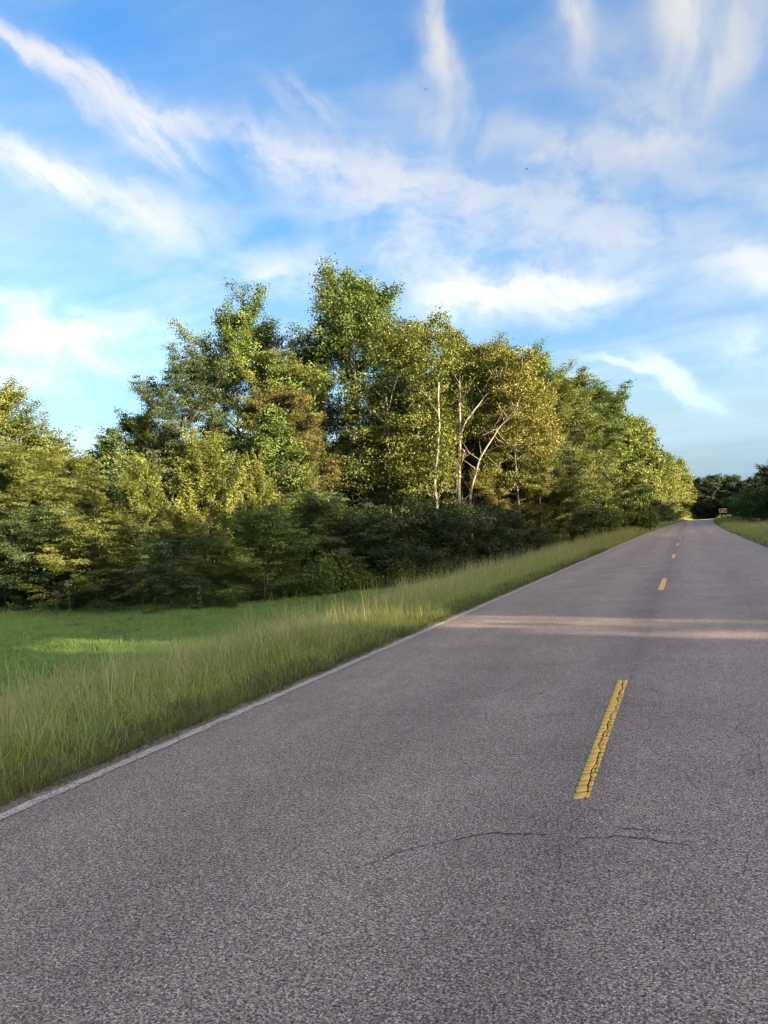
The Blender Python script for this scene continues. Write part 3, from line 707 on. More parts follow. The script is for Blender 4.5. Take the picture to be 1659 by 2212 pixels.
put('broadleaf_tree', T_B, 13, 865, 700, 50, 'olive tree leaning on the right flank of the tallest crown', wide=0.75)
put('broadleaf_tree', T_C, 12, 975, 708, 50, 'yellow-tipped tree behind the leftmost white stem', leaf=L_OLIVE, wide=0.7)
put('broadleaf_tree', T_C, 12, 1050, 738, 52, 'narrow pointed tree behind the forked white stem', leaf=L_OLIVE, wide=0.75)
put('broadleaf_tree', T_A, 13, 1100, 765, 50, 'golden brown tree behind the leaning pale stem', leaf=L_GOLD, wide=0.7)
put('broadleaf_tree', T_TALL2, 17, 1165, 745, 62, 'thin pale green crown rising right of the leaning stem', leaf=L_GREEN, wide=0.75)
put('broadleaf_tree', T_B, 13, 1150, 840, 52, 'golden tree bulging to the right below the thin pale green crown', leaf=L_GOLD, wide=0.85)
put('broadleaf_tree', T_B, 13, 1215, 808, 62, 'dense tree just right of the thin pale green crown', leaf=L_OLIVE, wide=0.9)
put('broadleaf_tree', T_A, 13, 1268, 822, 72, 'tree with small pointed tip where the skyline starts to fall', leaf=L_GREEN, wide=0.9)
put('broadleaf_tree', F_A, 15, 1303, 850, 86, 'tall roadside tree on the falling skyline, nearest the pointed tip', leaf=L_OLIVE, wide=0.95)
put('broadleaf_tree', F_B, 15, 1336, 885, 100, 'roadside tree with a notch in its crown on the falling skyline', leaf=L_GREEN, wide=0.85)
put('broadleaf_tree', F_C, 14, 1374, 905, 122, 'last tall roadside tree before the skyline drops to the road', leaf=L_OLIVE, wide=0.75)

# undergrowth and shrubs in front
put('upright_shrub', S_UP, 7, 430, 935, 33, 'big yellow-green shrub with upright shoots catching the sun', cat='shrub', rz=0.2, wide=1.1)
put('upright_shrub', S_UP2, 6.5, 290, 985, 33, 'sunlit shrub with feathery shoots reaching left over the field edge', cat='shrub', rz=1.4, wide=1.15)
put('upright_shrub', S_UP, 7, 545, 985, 34, 'sunlit upright shrub under the rusty brown tree', cat='shrub', rz=2.9, leaf=L_OLIVE)
put('upright_shrub', S_UP2, 6.5, 660, 1010, 36, 'olive shrub between rusty brown tree and slim pale stem', cat='shrub', rz=4.2, leaf=L_OLIVE)
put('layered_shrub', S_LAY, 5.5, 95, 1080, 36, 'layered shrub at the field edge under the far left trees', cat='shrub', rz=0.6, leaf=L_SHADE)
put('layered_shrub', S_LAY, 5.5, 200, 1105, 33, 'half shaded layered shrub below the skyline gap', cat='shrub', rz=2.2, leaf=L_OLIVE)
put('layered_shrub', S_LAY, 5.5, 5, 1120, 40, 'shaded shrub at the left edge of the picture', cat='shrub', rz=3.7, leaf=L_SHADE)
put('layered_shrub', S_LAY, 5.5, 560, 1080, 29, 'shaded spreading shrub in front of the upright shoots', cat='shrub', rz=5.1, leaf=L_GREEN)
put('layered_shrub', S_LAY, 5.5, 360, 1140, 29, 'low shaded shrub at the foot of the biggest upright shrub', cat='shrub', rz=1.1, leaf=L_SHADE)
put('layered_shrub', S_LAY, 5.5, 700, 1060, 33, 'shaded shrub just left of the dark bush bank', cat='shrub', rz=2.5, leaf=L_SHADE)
for (x, yt, D, lab, me, rz) in [(800, 1100, 33, 'dark bush at the left end of the bush bank', S_DARK, 0), (870, 1088, 36, 'dark bush below the slim pale stem', S_DARK2, 1), (945, 1082, 37, 'dark bush below the leftmost white stem', S_DARK, 2.2),
        (1020, 1080, 40, 'dark bush below the leaning pale stem', S_DARK2, 3.3), (1085, 1095, 44, 'dark bush on the falling right half of the bush bank', S_DARK, 4.5), (1140, 1122, 48, 'last low dark bush at the right end of the bush bank', S_DARK2, 5.2)]:
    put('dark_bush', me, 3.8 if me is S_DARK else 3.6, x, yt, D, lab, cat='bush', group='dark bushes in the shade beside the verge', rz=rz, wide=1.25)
for (x, yt, D, lab, lf) in [(1130, 1040, 56, 'sunlit low tree right behind the dark bush bank', L_YELLOW), (1190, 1010, 62, 'low leafy tree where the dark bushes end', L_OLIVE), (1240, 1020, 72, 'low tree leaning out over the narrowing verge', L_GREEN)]:
    put('low_tree', S_LAY, 5.5, x, yt, D, lab, cat='tree', leaf=lf, wide=0.9)

# the depth of the wood behind the front trees
rg = np.random.default_rng(5)
lib = [T_A, T_B, T_C]; hs = [13, 13, 12]
for j in range(26):
    x = 20+j*47+rg.uniform(-14, 14)
    D = 56+rg.uniform(-3, 8)
    b = base_at(x, D); k = j % 3
    s = rg.uniform(7.0, 9.0)/hs[k] if x < 330 else rg.uniform(8.5, 10.5)/hs[k]
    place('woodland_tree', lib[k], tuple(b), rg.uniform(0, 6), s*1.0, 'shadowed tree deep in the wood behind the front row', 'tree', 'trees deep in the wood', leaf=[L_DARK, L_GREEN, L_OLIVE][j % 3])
for j in range(24):
    x = 10+j*50+rg.uniform(-16, 16); D = 44+rg.uniform(-2, 4) if x < 760 else 47+(x-760)*0.03
    b = base_at(x, D); k = j % 2
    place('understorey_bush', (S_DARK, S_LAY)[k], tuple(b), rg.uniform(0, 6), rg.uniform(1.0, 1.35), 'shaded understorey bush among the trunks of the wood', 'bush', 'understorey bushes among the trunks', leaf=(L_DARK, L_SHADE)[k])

# the wall of trees receding along the left verge
FARS = [(F_A, 15), (F_B, 15), (F_C, 14)]
j = 0; yy = 70.0
while yy < 330:
    for (u, hh) in ((-11.5+rg.uniform(-.8, .8), rg.uniform(12.5, 15.5)), (-17+rg.uniform(-1, 1), rg.uniform(13, 16))):
        me, H0 = FARS[j % 3]; y2 = yy+rg.uniform(-1.5, 1.5)
        hh *= np.interp(yy, [120, 200, 260, 330], [1.0, 1.2, 1.42, 1.5])
        x = u+float(xoff(y2)); s = hh/H0
        place('roadside_tree', me, (x, y2, float(zground(x, y2))), rg.uniform(0, 6), (s*rg.uniform(.9, 1.1), s, s), 'tree in the wall of wood receding along the left verge', 'tree', 'trees receding along the left verge', leaf=[L_OLIVE, L_GREEN, L_YELLOW, L_OLIVE][j % 4])
        j += 1
    x = -9.0+float(xoff(yy)); 
    place('verge_bush', F_S, (x+rg.uniform(-.6, .4), yy, float(zground(x, yy))), rg.uniform(0, 6), rg.uniform(.7, 1.0), 'bush at the foot of the trees along the left verge', 'bush', 'bushes along the left verge', leaf=[L_DARK, L_GREEN][j % 2])
    yy += 6.0 if yy < 160 else 8.5

# the row of trees along the right side, whose long shadows cover the road
def right_tree(x, y2, hh, me, H0, leaf, wide=1.0, name='roadside_tree', lab='shadowed tree in the row along the right side of the road', cat='tree', grp='trees along the right side of the road'):
    s = hh/H0
    return place(name, me, (x, y2, float(zground(x, y2))), rg.uniform(0, 6), (s*wide, s*wide, s), lab, cat, grp, leaf=leaf)
j = 0; yy = -50.0
right = []
while yy < 330:
    if not (222 < yy < 252):
        back = float(np.interp(yy, [85, 118], [0.0, 1.0]))          # the row closes in on the road farther on
        for (u, hm) in ((34.0-20.5*back, 1.0), (40.5-21.5*back, 1.08)):
            me, H0 = FARS[j % 3]
            hh = np.interp(yy, [-50, 0, 6, 15, 22, 80, 118, 250, 330], [14.3, 13.8, 13.2, 13.2, 13.5, 12.4, 9.4, 10, 13])*hm*rg.uniform(.86, 1.1)
            x = u+float(xoff(yy))+rg.uniform(-.7, .7)
            right.append(right_tree(x, yy+rg.uniform(-.8, .8), hh, me, H0*1.08, [L_GREEN, L_DARK, L_OLIVE][j % 3], 1.2)); j += 1
        for du in (0.0, 4.0):
            x = 31.0-20.0*back+float(xoff(yy))+du
            right.append(right_tree(x+rg.uniform(-.5, .8), yy+1.5+du*.4, rg.uniform(3.5, 4.6), F_S, 4.0, L_GREEN, 1.35, 'verge_bush', 'bush at the foot of the trees along the right side', 'bush', 'bushes along the right side of the road'))
    yy += 4.3 if yy < 45 else 7.0
for (x_, y_) in ((37.0, -2.5), (37.5, 1.5), (37.0, -7.0), (37.2, -12.0), (37.4, 14.5)):  # extra trees out of view, added to stop sun leaking onto the field
    right.append(right_tree(x_, y_, 13.4, F_A, 16.2, L_GREEN, 1.2))
# a gap through the foliage of that row lets one narrow sunbeam across the road
bpy.context.view_layer.update()
SH = np.array([math.cos(SUN_AZ), math.sin(SUN_AZ)]); SN = np.array([-SH[1], SH[0]])
q0 = gpt(1380, 1357)
for e in right:
    d = np.array(e.location[:2])-q0[:2]
    if abs(d@SN-.15) < 2.4:
        e.location.y += (2.4-abs(d@SN-.15))*(1 if d@SN > .15 else -1); bpy.context.view_layer.update(); d = np.array(e.location[:2])-q0[:2]
    if abs(d@SN) > 6.6: continue
    for c in e.children:
        if not c.name.startswith('crown'): continue
        M = np.array(e.matrix_world)
        me = c.data; n = len(me.vertices); co = np.empty(n*3, np.float32); me.vertices.foreach_get('co', co); co = co.reshape(-1, 4, 3)
        wc = co.mean(1)@M[:3, :3].T+M[:3, 3]
        rel = wc[:, :2]-q0[:2]; al = rel@SH; pe = rel@SN; dz = wc[:, 2]-al*math.tan(SUN_EL)
        wob = 0.06*np.sin(wc[:, 2]*2.3)+0.05*np.sin(wc[:, 2]*5.1+1)
        gap_ = (np.abs(pe-0.15-wob) < 0.95) & (dz > -0.9) & (dz < 2.5)
        if not gap_.any(): continue
        keep = ~(gap_ & (np.sin(wc[:, 2]*37+wc[:, 1]*53) < 0.985)); kc = co[keep]; m = len(kc)
        ti = np.empty(n, np.float32); me.attributes['tint'].data.foreach_get('value', ti); ti = ti.reshape(-1, 4)[keep].ravel()
        b_ = np.arange(m)[:, None]*4
        nm = mesh_np('crown', kc.reshape(-1, 3), np.concatenate([b_+np.array([[0, 1, 2]]), b_+np.array([[0, 2, 3]])], 0), c.material_slots[0].material, {'tint': ti})
        c.data = nm
# trees that close the view beyond the crest
for j in range(22):
    y2 = 300+(j % 2)*16+rg.uniform(-5, 5); x = float(xoff(y2))-26+j*3.4
    me, H0 = FARS[j % 3]
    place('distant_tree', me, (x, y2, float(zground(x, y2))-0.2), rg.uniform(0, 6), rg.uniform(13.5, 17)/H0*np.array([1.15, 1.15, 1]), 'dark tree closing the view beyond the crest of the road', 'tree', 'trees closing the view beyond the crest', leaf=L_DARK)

for j in range(14):
    y2 = 288+rg.uniform(-3, 6); x = float(xoff(y2))-16+j*2.9
    if abs(x-float(xoff(y2))+.6) < 3.6 and y2 < 284: continue
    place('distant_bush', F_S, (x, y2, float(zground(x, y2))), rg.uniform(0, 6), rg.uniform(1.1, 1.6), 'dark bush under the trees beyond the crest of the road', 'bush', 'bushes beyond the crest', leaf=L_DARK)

# ------------------------------------------------------------------ grass and weeds
def blades_mesh(name, seed, n, hmin, hmax, w, spread, lean, mat_, tint=(0.5, 0.2), segs=3, seedhead=0.0, tip_tint=0.0):
    rg = np.random.default_rng(seed)
    V = []; Fq = []; T = []; c = 0
    for _ in range(n):
        h = rg.uniform(hmin, hmax); a = rg.uniform(0, 6.283); r = spread*math.sqrt(rg.random())
        b0 = np.array([r*math.cos(a), r*math.sin(a), -0.02])
        az = rg.uniform(0, 6.283); ln = abs(rg.normal(lean, lean*0.6))
        d = np.array([math.cos(az), math.sin(az), 0]); side = np.array([-math.sin(az), math.cos(az), 0])
        side = norm(side+rg.normal(0, 0.5, 3)*np.array([1, 1, 0]))
        tt = np.clip(rg.normal(*tint), 0, 1); ww = w*rg.uniform(.7, 1.3)
        for s in range(segs+1):
            t = s/segs
            p = b0+d*(h*ln*t**2)+np.array([0, 0, h*t*(1-0.32*min(ln, 1.4)*t)])
            wd = ww*(1-t**1.6)*0.5+0.0006
            if seedhead and t > 0.6: wd = ww*seedhead*(1.05-t)
            V += [p-side*wd, p+side*wd]; T += [tt+tip_tint*t]*2
            if s: Fq.append((c+2*s-2, c+2*s-1, c+2*s+1, c+2*s))
        c += 2*(segs+1)
    return mesh_np(name, V, np.array(Fq), mat_, {'tint': np.clip(T, 0, 1)})
def weed_mesh(name, seed, n, h, spread, lsize, mat_):
    rg = np.random.default_rng(seed)
    a = rg.uniform(0, 6.283, n); r = spread*np.sqrt(rg.random(n)); z = h*rg.random(n)**0.7
    C = np.stack([r*np.cos(a), r*np.sin(a), z*(1-0.5*(r/spread)**2)], 1)
    out = norm(C*np.array([1, 1, .2])+rg.normal(0, .3, C.shape))
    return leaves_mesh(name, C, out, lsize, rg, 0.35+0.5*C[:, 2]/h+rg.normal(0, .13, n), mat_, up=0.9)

def scatter(name, P, rotz, scale, idx, protos, tilt=None):
    me = bpy.data.meshes.new(name)
    P = np.asarray(P, np.float32); n = len(P)
    me.vertices.add(n); me.vertices.foreach_set('co', P.ravel())
    rot = np.zeros((n, 3), np.float32); rot[:, 2] = rotz
    if tilt is not None: rot[:, 0] = tilt
    a = me.attributes.new('rot', 'FLOAT_VECTOR', 'POINT'); a.data.foreach_set('vector', rot.ravel())
    a = me.attributes.new('scl', 'FLOAT', 'POINT'); a.data.foreach_set('value', np.asarray(scale, np.float32))
    a = me.attributes.new('kindno', 'INT', 'POINT'); a.data.foreach_set('value', np.asarray(idx, np.int32))
    me.update()
    o = link(name, me)
    g = bpy.data.node_groups.new(name, 'GeometryNodeTree')
    g.interface.new_socket('Geometry', in_out='INPUT', socket_type='NodeSocketGeometry')
    g.interface.new_socket('Geometry', in_out='OUTPUT', socket_type='NodeSocketGeometry')
    N = g.nodes; L = g.links
    gi = N.new('NodeGroupInput'); go = N.new('NodeGroupOutput'); jn = N.new('GeometryNodeJoinGeometry')
    def attr(nm, ty):
        q = N.new('GeometryNodeInputNamedAttribute'); q.data_type = ty; q.inputs[0].default_value = nm; return q.outputs[0]
    ar, asl, ai = attr('rot', 'FLOAT_VECTOR'), attr('scl', 'FLOAT'), attr('kindno', 'INT')
    for k, pr in enumerate(protos):
        oi = N.new('GeometryNodeObjectInfo'); oi.inputs['Object'].default_value = pr
        cp = N.new('FunctionNodeCompare'); cp.data_type = 'INT'; cp.operation = 'EQUAL'
        ints = [s for s in cp.inputs if s.type == 'INT']
        L.new(ai, ints[0]); ints[1].default_value = k
        ip = N.new('GeometryNodeInstanceOnPoints')
        L.new(gi.outputs[0], ip.inputs['Points']); L.new(cp.outputs[0], ip.inputs['Selection']); L.new(oi.outputs['Geometry'], ip.inputs['Instance'])
        L.new(ar, ip.inputs['Rotation']); L.new(asl, ip.inputs['Scale'])
        L.new(ip.outputs[0], jn.inputs[0])
    L.new(jn.outputs[0], go.inputs[0])
    md = o.modifiers.new('scatter', 'NODES'); md.node_group = g
    return o
def proto(me): return bpy.data.objects.new(me.name, me)      # only a source of shape for the scatter

PR_LEAFY = [proto(blades_mesh('leafy_tuft', s, 32, 0.16, 0.56, 0.0145, 0.2, 0.95, G_BLADE, (0.40, 0.24), 4, tip_tint=0.16)) for s in (1, 2, 3)]
PR_SEED = [proto(blades_mesh('seed_tuft', s, 11, 0.45, 0.95, 0.0068, 0.2, 0.6, G_SEED, (0.45, 0.28), 5, seedhead=1.6)) for s in (4, 5, 6)]
PR_EDGE = [proto(blades_mesh('edge_tuft', s, 34, 0.07, 0.24, 0.0065, 0.13, 0.95, G_EDGE, (0.42, 0.28), 3)) for s in (7, 8)]
PR_MOWN = [proto(blades_mesh('mown_tuft', s, 60, 0.06, 0.15, 0.010, 0.26, 0.6, G_MOWN, (0.45, 0.2), 2)) for s in (9, 10)]
PR_WEED = [proto(weed_mesh('weed', s, 220, h, 0.34, 0.085, L_WEED)) for s, h in ((11, 0.35), (12, 0.6))]
PR_CLOVER = proto(weed_mesh('clover', 15, 160, 0.34, 0.3, 0.06, L_CLOVER))
PR_TALLWEED = [proto(weed_mesh('tall_weed', s, 420, h, 0.5, 0.095, L_WEED)) for s, h in ((13, 1.0), (14, 1.4))]

rg = np.random.default_rng(99)
def field(n, u0, u1, y0, y1, bias=None):
    u = rg.uniform(min(u0, u1), max(u0, u1), n); yv = rg.uniform(y0, y1, n)
    x = u+xoff(yv)
    return u, np.stack([x, yv, zground(x, yv)], 1)
def patch(x, y, s): return np.sin(x*s+1.7*np.sin(y*s*.7))*np.sin(y*s*1.1+x*s*.4)
def cat_scatter(name, label, cat, parts, protos, kind='stuff'):
    P = np.concatenate([p[0] for p in parts]); S = np.concatenate([p[1] for p in parts]); I = np.concatenate([p[2] for p in parts])
    o = scatter(name, P, rg.uniform(0, 6.283, len(P)), S, I, protos, rg.normal(0, .06, len(P)))
    tag(o, label, cat, kind=kind); return o

parts = []
def verge(n, u0, u1, y0, y1, scale, seedshare):
    u, P = field(n, u0, u1, y0, y1)
    a = np.clip((np.abs(u)-abs(u0 if abs(u0) < abs(u1) else u1))/1.3, 0, 1)      # 0 at the road, 1 inside the verge
    fade = np.clip((8.6-np.abs(u))/2.2, 0.0, 1)
    pt = patch(P[:, 0], P[:, 1], 0.9)
    sh = seedshare*(0.25+0.75*a)*(0.75+0.5*pt)
    r = rg.random(n)
    I = np.where(r < sh, 3+rg.integers(0, 3, n), rg.integers(0, 3, n))
    S = scale*rg.uniform(.7, 1.25, n)*(0.42+0.58*a)*(0.45+0.55*fade)*(1+0.14*pt+0.12*patch(P[:, 0]+3, P[:, 1], 2.3))
    wd = rg.random(n) < 0.05
    I = np.where(wd, 8, I); S = np.where(wd, S*rg.uniform(.5, .9, n), S)
    parts.append((P, S, I))
verge(5600, -3.98, -8.6, -3, 16, 0.8, 0.40)
verge(5800, -3.98, -8.6, 16, 42, 0.85, 0.45)
verge(6500, -3.98, -9.0, 42, 110, 1.15, 0.45)
verge(5000, -3.98, -9.0, 110, 300, 1.5, 0.45)
# short straggling edge growth
u, P = field(2600, -3.93, -4.55, -3, 40); parts.append((P, rg.uniform(.5, 1.25, len(P)), 6+rg.integers(0, 2, len(P))))
u, P = field(900, -3.82, -4.0, -3, 40); parts.append((P, rg.uniform(.3, .7, len(P)), 6+rg.integers(0, 2, len(P))))
cat_scatter('verge_grass', 'tall seeding grass along the left verge of the road', 'grass', parts, PR_LEAFY+PR_SEED+PR_EDGE+[PR_CLOVER])

parts = []
def rverge(n, u0, u1, y0, y1, sc_):
    u, P = field(n, u0, u1, y0, y1); parts.append((P, sc_*rg.uniform(.7, 1.25, n)*np.clip(0.4+(u-2.85)/1.5, .4, 1), rg.integers(0, 4, n)))
rverge(7000, 2.85, 13, -12, 50, 0.5); rverge(6500, 2.85, 13.5, 50, 130, 0.8); rverge(5000, 2.85, 14, 130, 290, 1.2)
cat_scatter('verge_grass', 'shorter grass on the right verge of the road', 'grass', parts, [PR_LEAFY[0], PR_LEAFY[1], PR_SEED[0], PR_MOWN[0]])

# mown field between the verge and the wood
def edge_x(yv):                                       # forest edge as a line of x over y
    return np.interp(yv, [-40, 10, 24, 26, 34, 60], [-70, -60, -20, -15, -10, -9.2])
n = 30000
u = rg.uniform(-48, -7.6, n); yv = rg.uniform(-6, 42, n)
lim = np.interp(-u, [8, 11, 14, 17, 21, 30, 48], [40, 33, 27, 26, 28, 33, 42])
ok = yv < lim
u, yv = u[ok], yv[ok]; P = np.stack([u, yv, zground(u, yv)], 1)
I = rg.integers(0, 2, len(u)); S = rg.uniform(.7, 1.35, len(u))*(1+.2*patch(u, yv, .5))
wsel = (rg.random(len(u)) < 0.035+0.06*(patch(u, yv, .35) > .3))
I = np.where(wsel, 2, I); S = np.where(wsel, S*0.42, S)
cat_scatter('mown_grass', 'short green mown field between tall verge and wood', 'grass', [(P, S, I)], PR_MOWN+[PR_CLOVER])
# weeds and undergrowth where field meets wood
n = 1500
px = rg.uniform(-60, 800, n); base = np.interp(px, [-60, 0, 300, 450, 600, 760, 900], [1290, 1290, 1304, 1308, 1298, 1272, 1240])
t = rg.random(n)
P = np.array([gpt(a, c, -0.8) for a, c in zip(px, base)]); dirn = norm(P*np.array([1, 1, 0])); P = P+dirn*(t*5.5)[:, None]
P[:, 2] = zground(P[:, 0], P[:, 1])
I = np.where(t < .18, 0, np.where(t < .4, 1, 2+rg.integers(0, 2, n))); S = rg.uniform(.7, 1.3, n)*(0.8+0.5*t)
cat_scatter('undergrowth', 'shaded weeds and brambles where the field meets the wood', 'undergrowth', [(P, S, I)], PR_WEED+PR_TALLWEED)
n = 1100
yv = rg.uniform(26, 120, n); u = np.interp(yv, [26, 34, 52, 120], [-12.6, -10.6, -8.6, -8.6])-rg.random(n)*2.5
x = u+xoff(yv); P = np.stack([x, yv, zground(x, yv)], 1)
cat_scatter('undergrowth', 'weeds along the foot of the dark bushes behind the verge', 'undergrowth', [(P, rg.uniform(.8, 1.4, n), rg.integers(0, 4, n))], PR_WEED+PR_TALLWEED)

def pebble(seed):
    r_ = np.random.default_rng(seed)
    V = norm(np.array([(1, 0, 0), (-1, 0, 0), (0, 1, 0), (0, -1, 0), (0, 0, 1), (0, 0, -1)], float))*r_.uniform(.7, 1.2, (6, 1))*np.array([1, .8, .55])
    return proto(mesh_np('pebble', V, np.array([(0, 2, 4), (2, 1, 4), (1, 3, 4), (3, 0, 4), (2, 0, 5), (1, 2, 5), (3, 1, 5), (0, 3, 5)]), M_PEBBLE))
M_PEBBLE = plain('loose_gravel', (0.36, 0.29, 0.23), 0.9, 30.0, 0.45)
n = 5200
yv = rg.uniform(-3, 34, n)**1.0; u = XL-0.10-np.abs(rg.normal(0, .11, n)); P = np.stack([u, yv, np.where(u > -3.9, 0.003, zground(u, yv)+0.004)], 1)
g_ = scatter('edge_gravel', P, rg.uniform(0, 6.283, n), rg.uniform(.004, .013, n), rg.integers(0, 3, n), [pebble(1), pebble(2), pebble(3)])
tag(g_, 'loose gravel and grit along the crumbling left edge of the asphalt', 'gravel', kind='stuff')
# ------------------------------------------------------------------ small things
M_STEEL = plain('galvanised_steel', (0.42, 0.41, 0.42), 0.5, 5.0, 0.15, 0.6)
M_WOODP = plain('weathered_wood', (0.22, 0.19, 0.16), 0.9, 12.0, 0.3)
M_SIGN = plain('brown_sign_board', (0.26, 0.075, 0.04), 0.7, 6.0, 0.15)
M_TRIM = plain('sign_trim', (0.7, 0.55, 0.4), 0.8, 8.0, 0.15)
M_LETTER = plain('sign_lettering', (0.85, 0.8, 0.72), 0.7, 8.0, 0.05)
M_MARK = plain('marker_white', (0.7, 0.68, 0.66), 0.6, 6.0, 0.1)
M_BIRD = plain('dark_plumage', (0.02, 0.022, 0.03), 0.7, 20.0, 0.3)
M_DRY = plain('dry_flower', (0.13, 0.1, 0.07), 0.9, 30.0, 0.35)
M_STEM = plain('weed_stem', (0.09, 0.11, 0.04), 0.9, 20.0, 0.3)

def guard_rail(label, x0, y0, x1, y1, side):
    """W-beam rail on timber posts with blunt end"""
    P0 = np.array([x0+float(xoff(y0)), y0]); P1 = np.array([x1+float(xoff(y1)), y1]); L = np.linalg.norm(P1-P0); d = (P1-P0)/L
    nrm = np.array([-d[1], d[0]])*side
    z0 = float(zground(*P0)); e = empty('guard_rail', (P0[0], P0[1], z0)); tag(e, label, 'guard rail')
    prof = [(0.0, .42), (.045, .47), (.045, .52), (.0, .575), (.045, .63), (.045, .68), (0.0, .73)]
    nseg = max(2, int(L/2))
    V = []; q = []
    for i in range(nseg+1):
        t = i/nseg; p = P0+(P1-P0)*t; dz = float(zground(*p))-z0
        for th in (0, -0.012):
            for (o, z) in prof:
                pp = p+nrm*(o+th)-P0; V.append((pp[0], pp[1], z+dz))
    m = len(prof)
    for i in range(nseg):
        for s in range(2):
            for k in range(m-1):
                a = i*2*m+s*m+k; b = a+2*m; q.append((a, b, b+1, a+1) if s == 0 else (a+1, b+1, b, a))
        for k in (0, m-1):
            a = i*2*m+k; b = a+2*m; q.append((a, a+m, b+m, b))
    link('rail', mesh_np('rail', V, np.array(q), M_STEEL), e)
    n = int(L/1.9)+1
    ang = math.atan2(d[1], d[0]); rot = [(math.cos(ang), -math.sin(ang), 0), (math.sin(ang), math.cos(ang), 0), (0, 0, 1)]
    for i in range(n):
        p = P0+d*min(L-.1, .1+i*1.9)-nrm*0.11-P0; dz = float(zground(*(p+P0)))-z0
        b = MB(); b.box((p[0], p[1], dz+.2), (.15, .2, 1.15), rot); link('post', b.mesh('post', M_WOODP), e)
    return e
guard_rail('weathered grey guard rail on the left verge before the crest', -5.9, 118, -5.9, 152, -1)
guard_rail('pale guard rail running along the right verge before the crest', 8.0, 112, 6.6, 206, 1)

def board_sign():
    p = at(1562, 1103, 262); y2 = p[1]; x = p[0]; zg = float(zground(x, y2)); zc = p[2]
    e = empty('park_sign', (x, y2, zg), rz=math.radians(6)); tag(e, 'brown wooden board sign with pale border and two lines of lettering at the crest', 'sign')
    h = zc-zg
    b = MB(); b.box((0, 0, h), (2.0, .06, 1.1)); link('board', b.mesh('board', M_SIGN), e)
    b = MB()
    for s in (-1, 1): b.box((0, -.02, h+s*.6), (2.28, .1, .13)); b.box((s*1.08, -.02, h), (.13, .1, 1.07))
    link('border', b.mesh('border', M_TRIM), e)
    for s in (-1, 1):
        b = MB(); b.box((s*.8, .07, (h+.4)/2-.25), (.14, .1, h+.4+.4)); link('post', b.mesh('post', M_WOODP), e)
    rr = np.random.default_rng(3)
    for row, (z, n) in enumerate(((h+.2, 9), (h-.2, 11))):
        b = MB(); w = 1.5/n
        for i in range(n):
            cx = -.75+w*(i+.5)
            b.box((cx-w*.26, -.04, z), (.035, .016, .2)); b.box((cx+w*.22, -.04, z), (.035, .016, .2))
            b.box((cx-.01, -.041, z+rr.choice([-.08, 0, .08])), (w*.5, .014, .035))
        link('lettering', b.mesh('lettering', M_LETTER), e)
board_sign()
p = at(1576.5, 1110, 240)
e = empty('marker_post', (p[0], p[1], float(zground(p[0], p[1])))); tag(e, 'small white marker post to the right of the brown sign', 'post')
b = MB(); b.box((0, 0, .55), (.1, .06, 1.2)); b.box((0, 0, 1.17), (.06, .04, .05)); link('shaft', b.mesh('shaft', M_MARK), e)
b = MB(); b.box((0, -.035, .98), (.07, .012, .12)); link('reflector', b.mesh('reflector', M_STEEL), e)

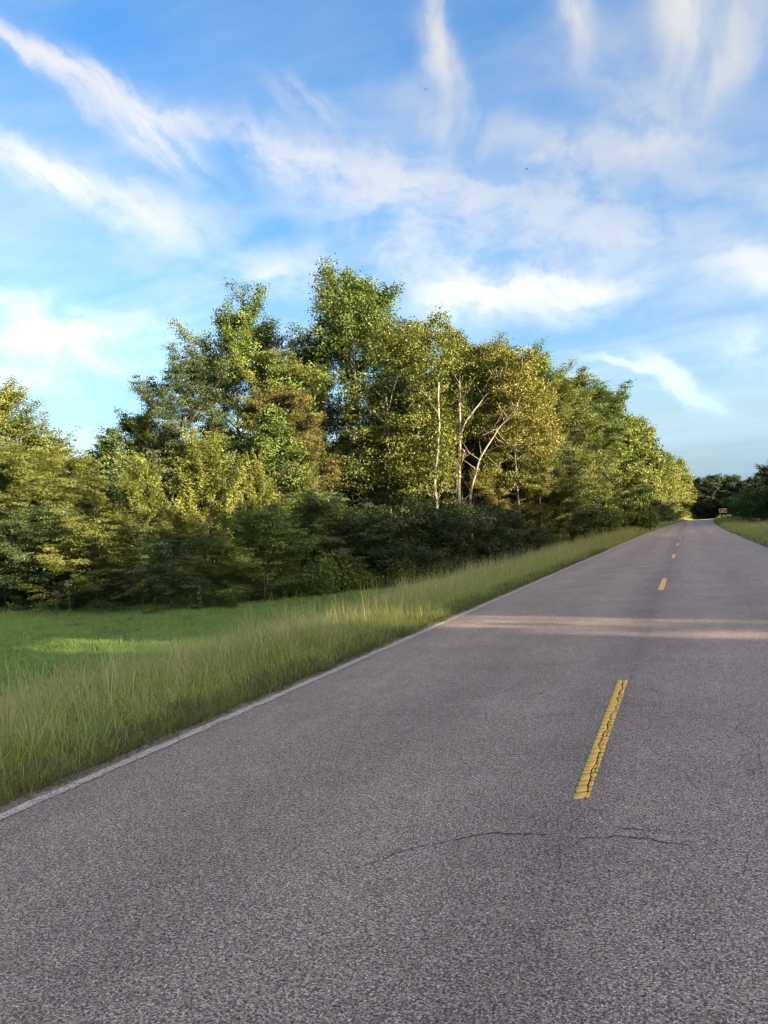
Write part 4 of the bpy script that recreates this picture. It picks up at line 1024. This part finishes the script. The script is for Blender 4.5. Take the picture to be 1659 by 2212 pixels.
def bird(px, py, D, span, heading, bank, label):
    p = at(px, py, D)
    e = empty('bird', tuple(p)); e.rotation_euler = (bank, 0.25, heading); tag(e, label, 'bird', 'birds in the sky')
    b = MB(); L = span*.55
    ys_ = np.array([-.5, -.42, -.2, .05, .28, .4, .48])*L
    b.tube(np.stack([0*ys_, ys_, np.array([0, 0, 0, .01, .015, .02, .01])*L], 1), np.array([.01, .035, .09, .12, .09, .075, .01])*L, 8)
    b.add([(-.05*L, -.42*L, 0), (.05*L, -.42*L, 0), (.13*L, -.8*L, 0), (0, -.66*L, .01*L), (-.13*L, -.8*L, 0)], tris=[(0, 1, 3), (1, 2, 3), (0, 3, 4)])
    link('body', b.mesh('body', M_BIRD, True), e)
    for s in (-1, 1):
        st = [(0.05, .22, -.18, 0), (.35, .26, -.08, .10), (.65, .12, -.16, .14), (1.0, -.35, -.37, .10)]
        V = []; q = []
        for (t, f, r, z) in st:
            for th in (.012, -.012): V += [(s*t*span*.5, f*L, (z+th)*span*.5), (s*t*span*.5, r*L, (z+th)*span*.5)]
        for i in range(3):
            a = i*4; q += [(a, a+4, a+5, a+1), (a+3, a+7, a+6, a+2), (a, a+2, a+6, a+4), (a+1, a+5, a+7, a+3)]
        link('wing', mesh_np('wing', V, np.array(q), M_BIRD), e)
bird(919.5, 193, 42, .32, 0.3, 0.9, 'larger dark bird high in the sky, above the tallest tree')
bird(1138, 365, 60, .26, 2.1, 0.6, 'tiny dark bird lower in the sky to the right')

def dry_flower(px, py, D, label, s=1.0):
    p = at(px, py, D); zg = float(zground(p[0], p[1]))
    e = empty('dry_wildflower', (p[0], p[1], zg)); tag(e, label, 'wildflower', 'dry wildflowers at the field edge')
    h = p[2]-zg; rr = np.random.default_rng(int(px))
    b = MB(); b.tube([(0, 0, -.1), (.03, .02, h*.5), (0, 0, h)], [.009, .007, .005], 5); link('stem', b.mesh('stem', M_STEM), e)
    n = 90; C = norm(rr.normal(0, 1, (n, 3)))*rr.uniform(.6, 1, (n, 1))*np.array([.13, .13, .09])*s+np.array([0, 0, h])
    link('flower_head', leaves_mesh('flower_head', C, norm(C-np.array([0, 0, h])), .07, rr, np.full(n, .5), M_DRY), e)
    lf = np.stack([rr.normal(0, .06, 24), rr.normal(0, .06, 24), rr.uniform(.1, .9, 24)*h], 1)
    link('foliage', leaves_mesh('foliage', lf, norm(lf*np.array([1, 1, 0])+1e-3), .11, rr, np.full(24, .5), L_WEED), e)
dry_flower(146, 1263, 30, 'taller pinkish dry wildflower under the far left shrubs')
dry_flower(120, 1280, 30.5, 'lower pinkish dry wildflower nearer the mown field, at far left', .8)
dry_flower(430, 1270, 27, 'faint dry wildflower right of the upright shrub foot', .6)
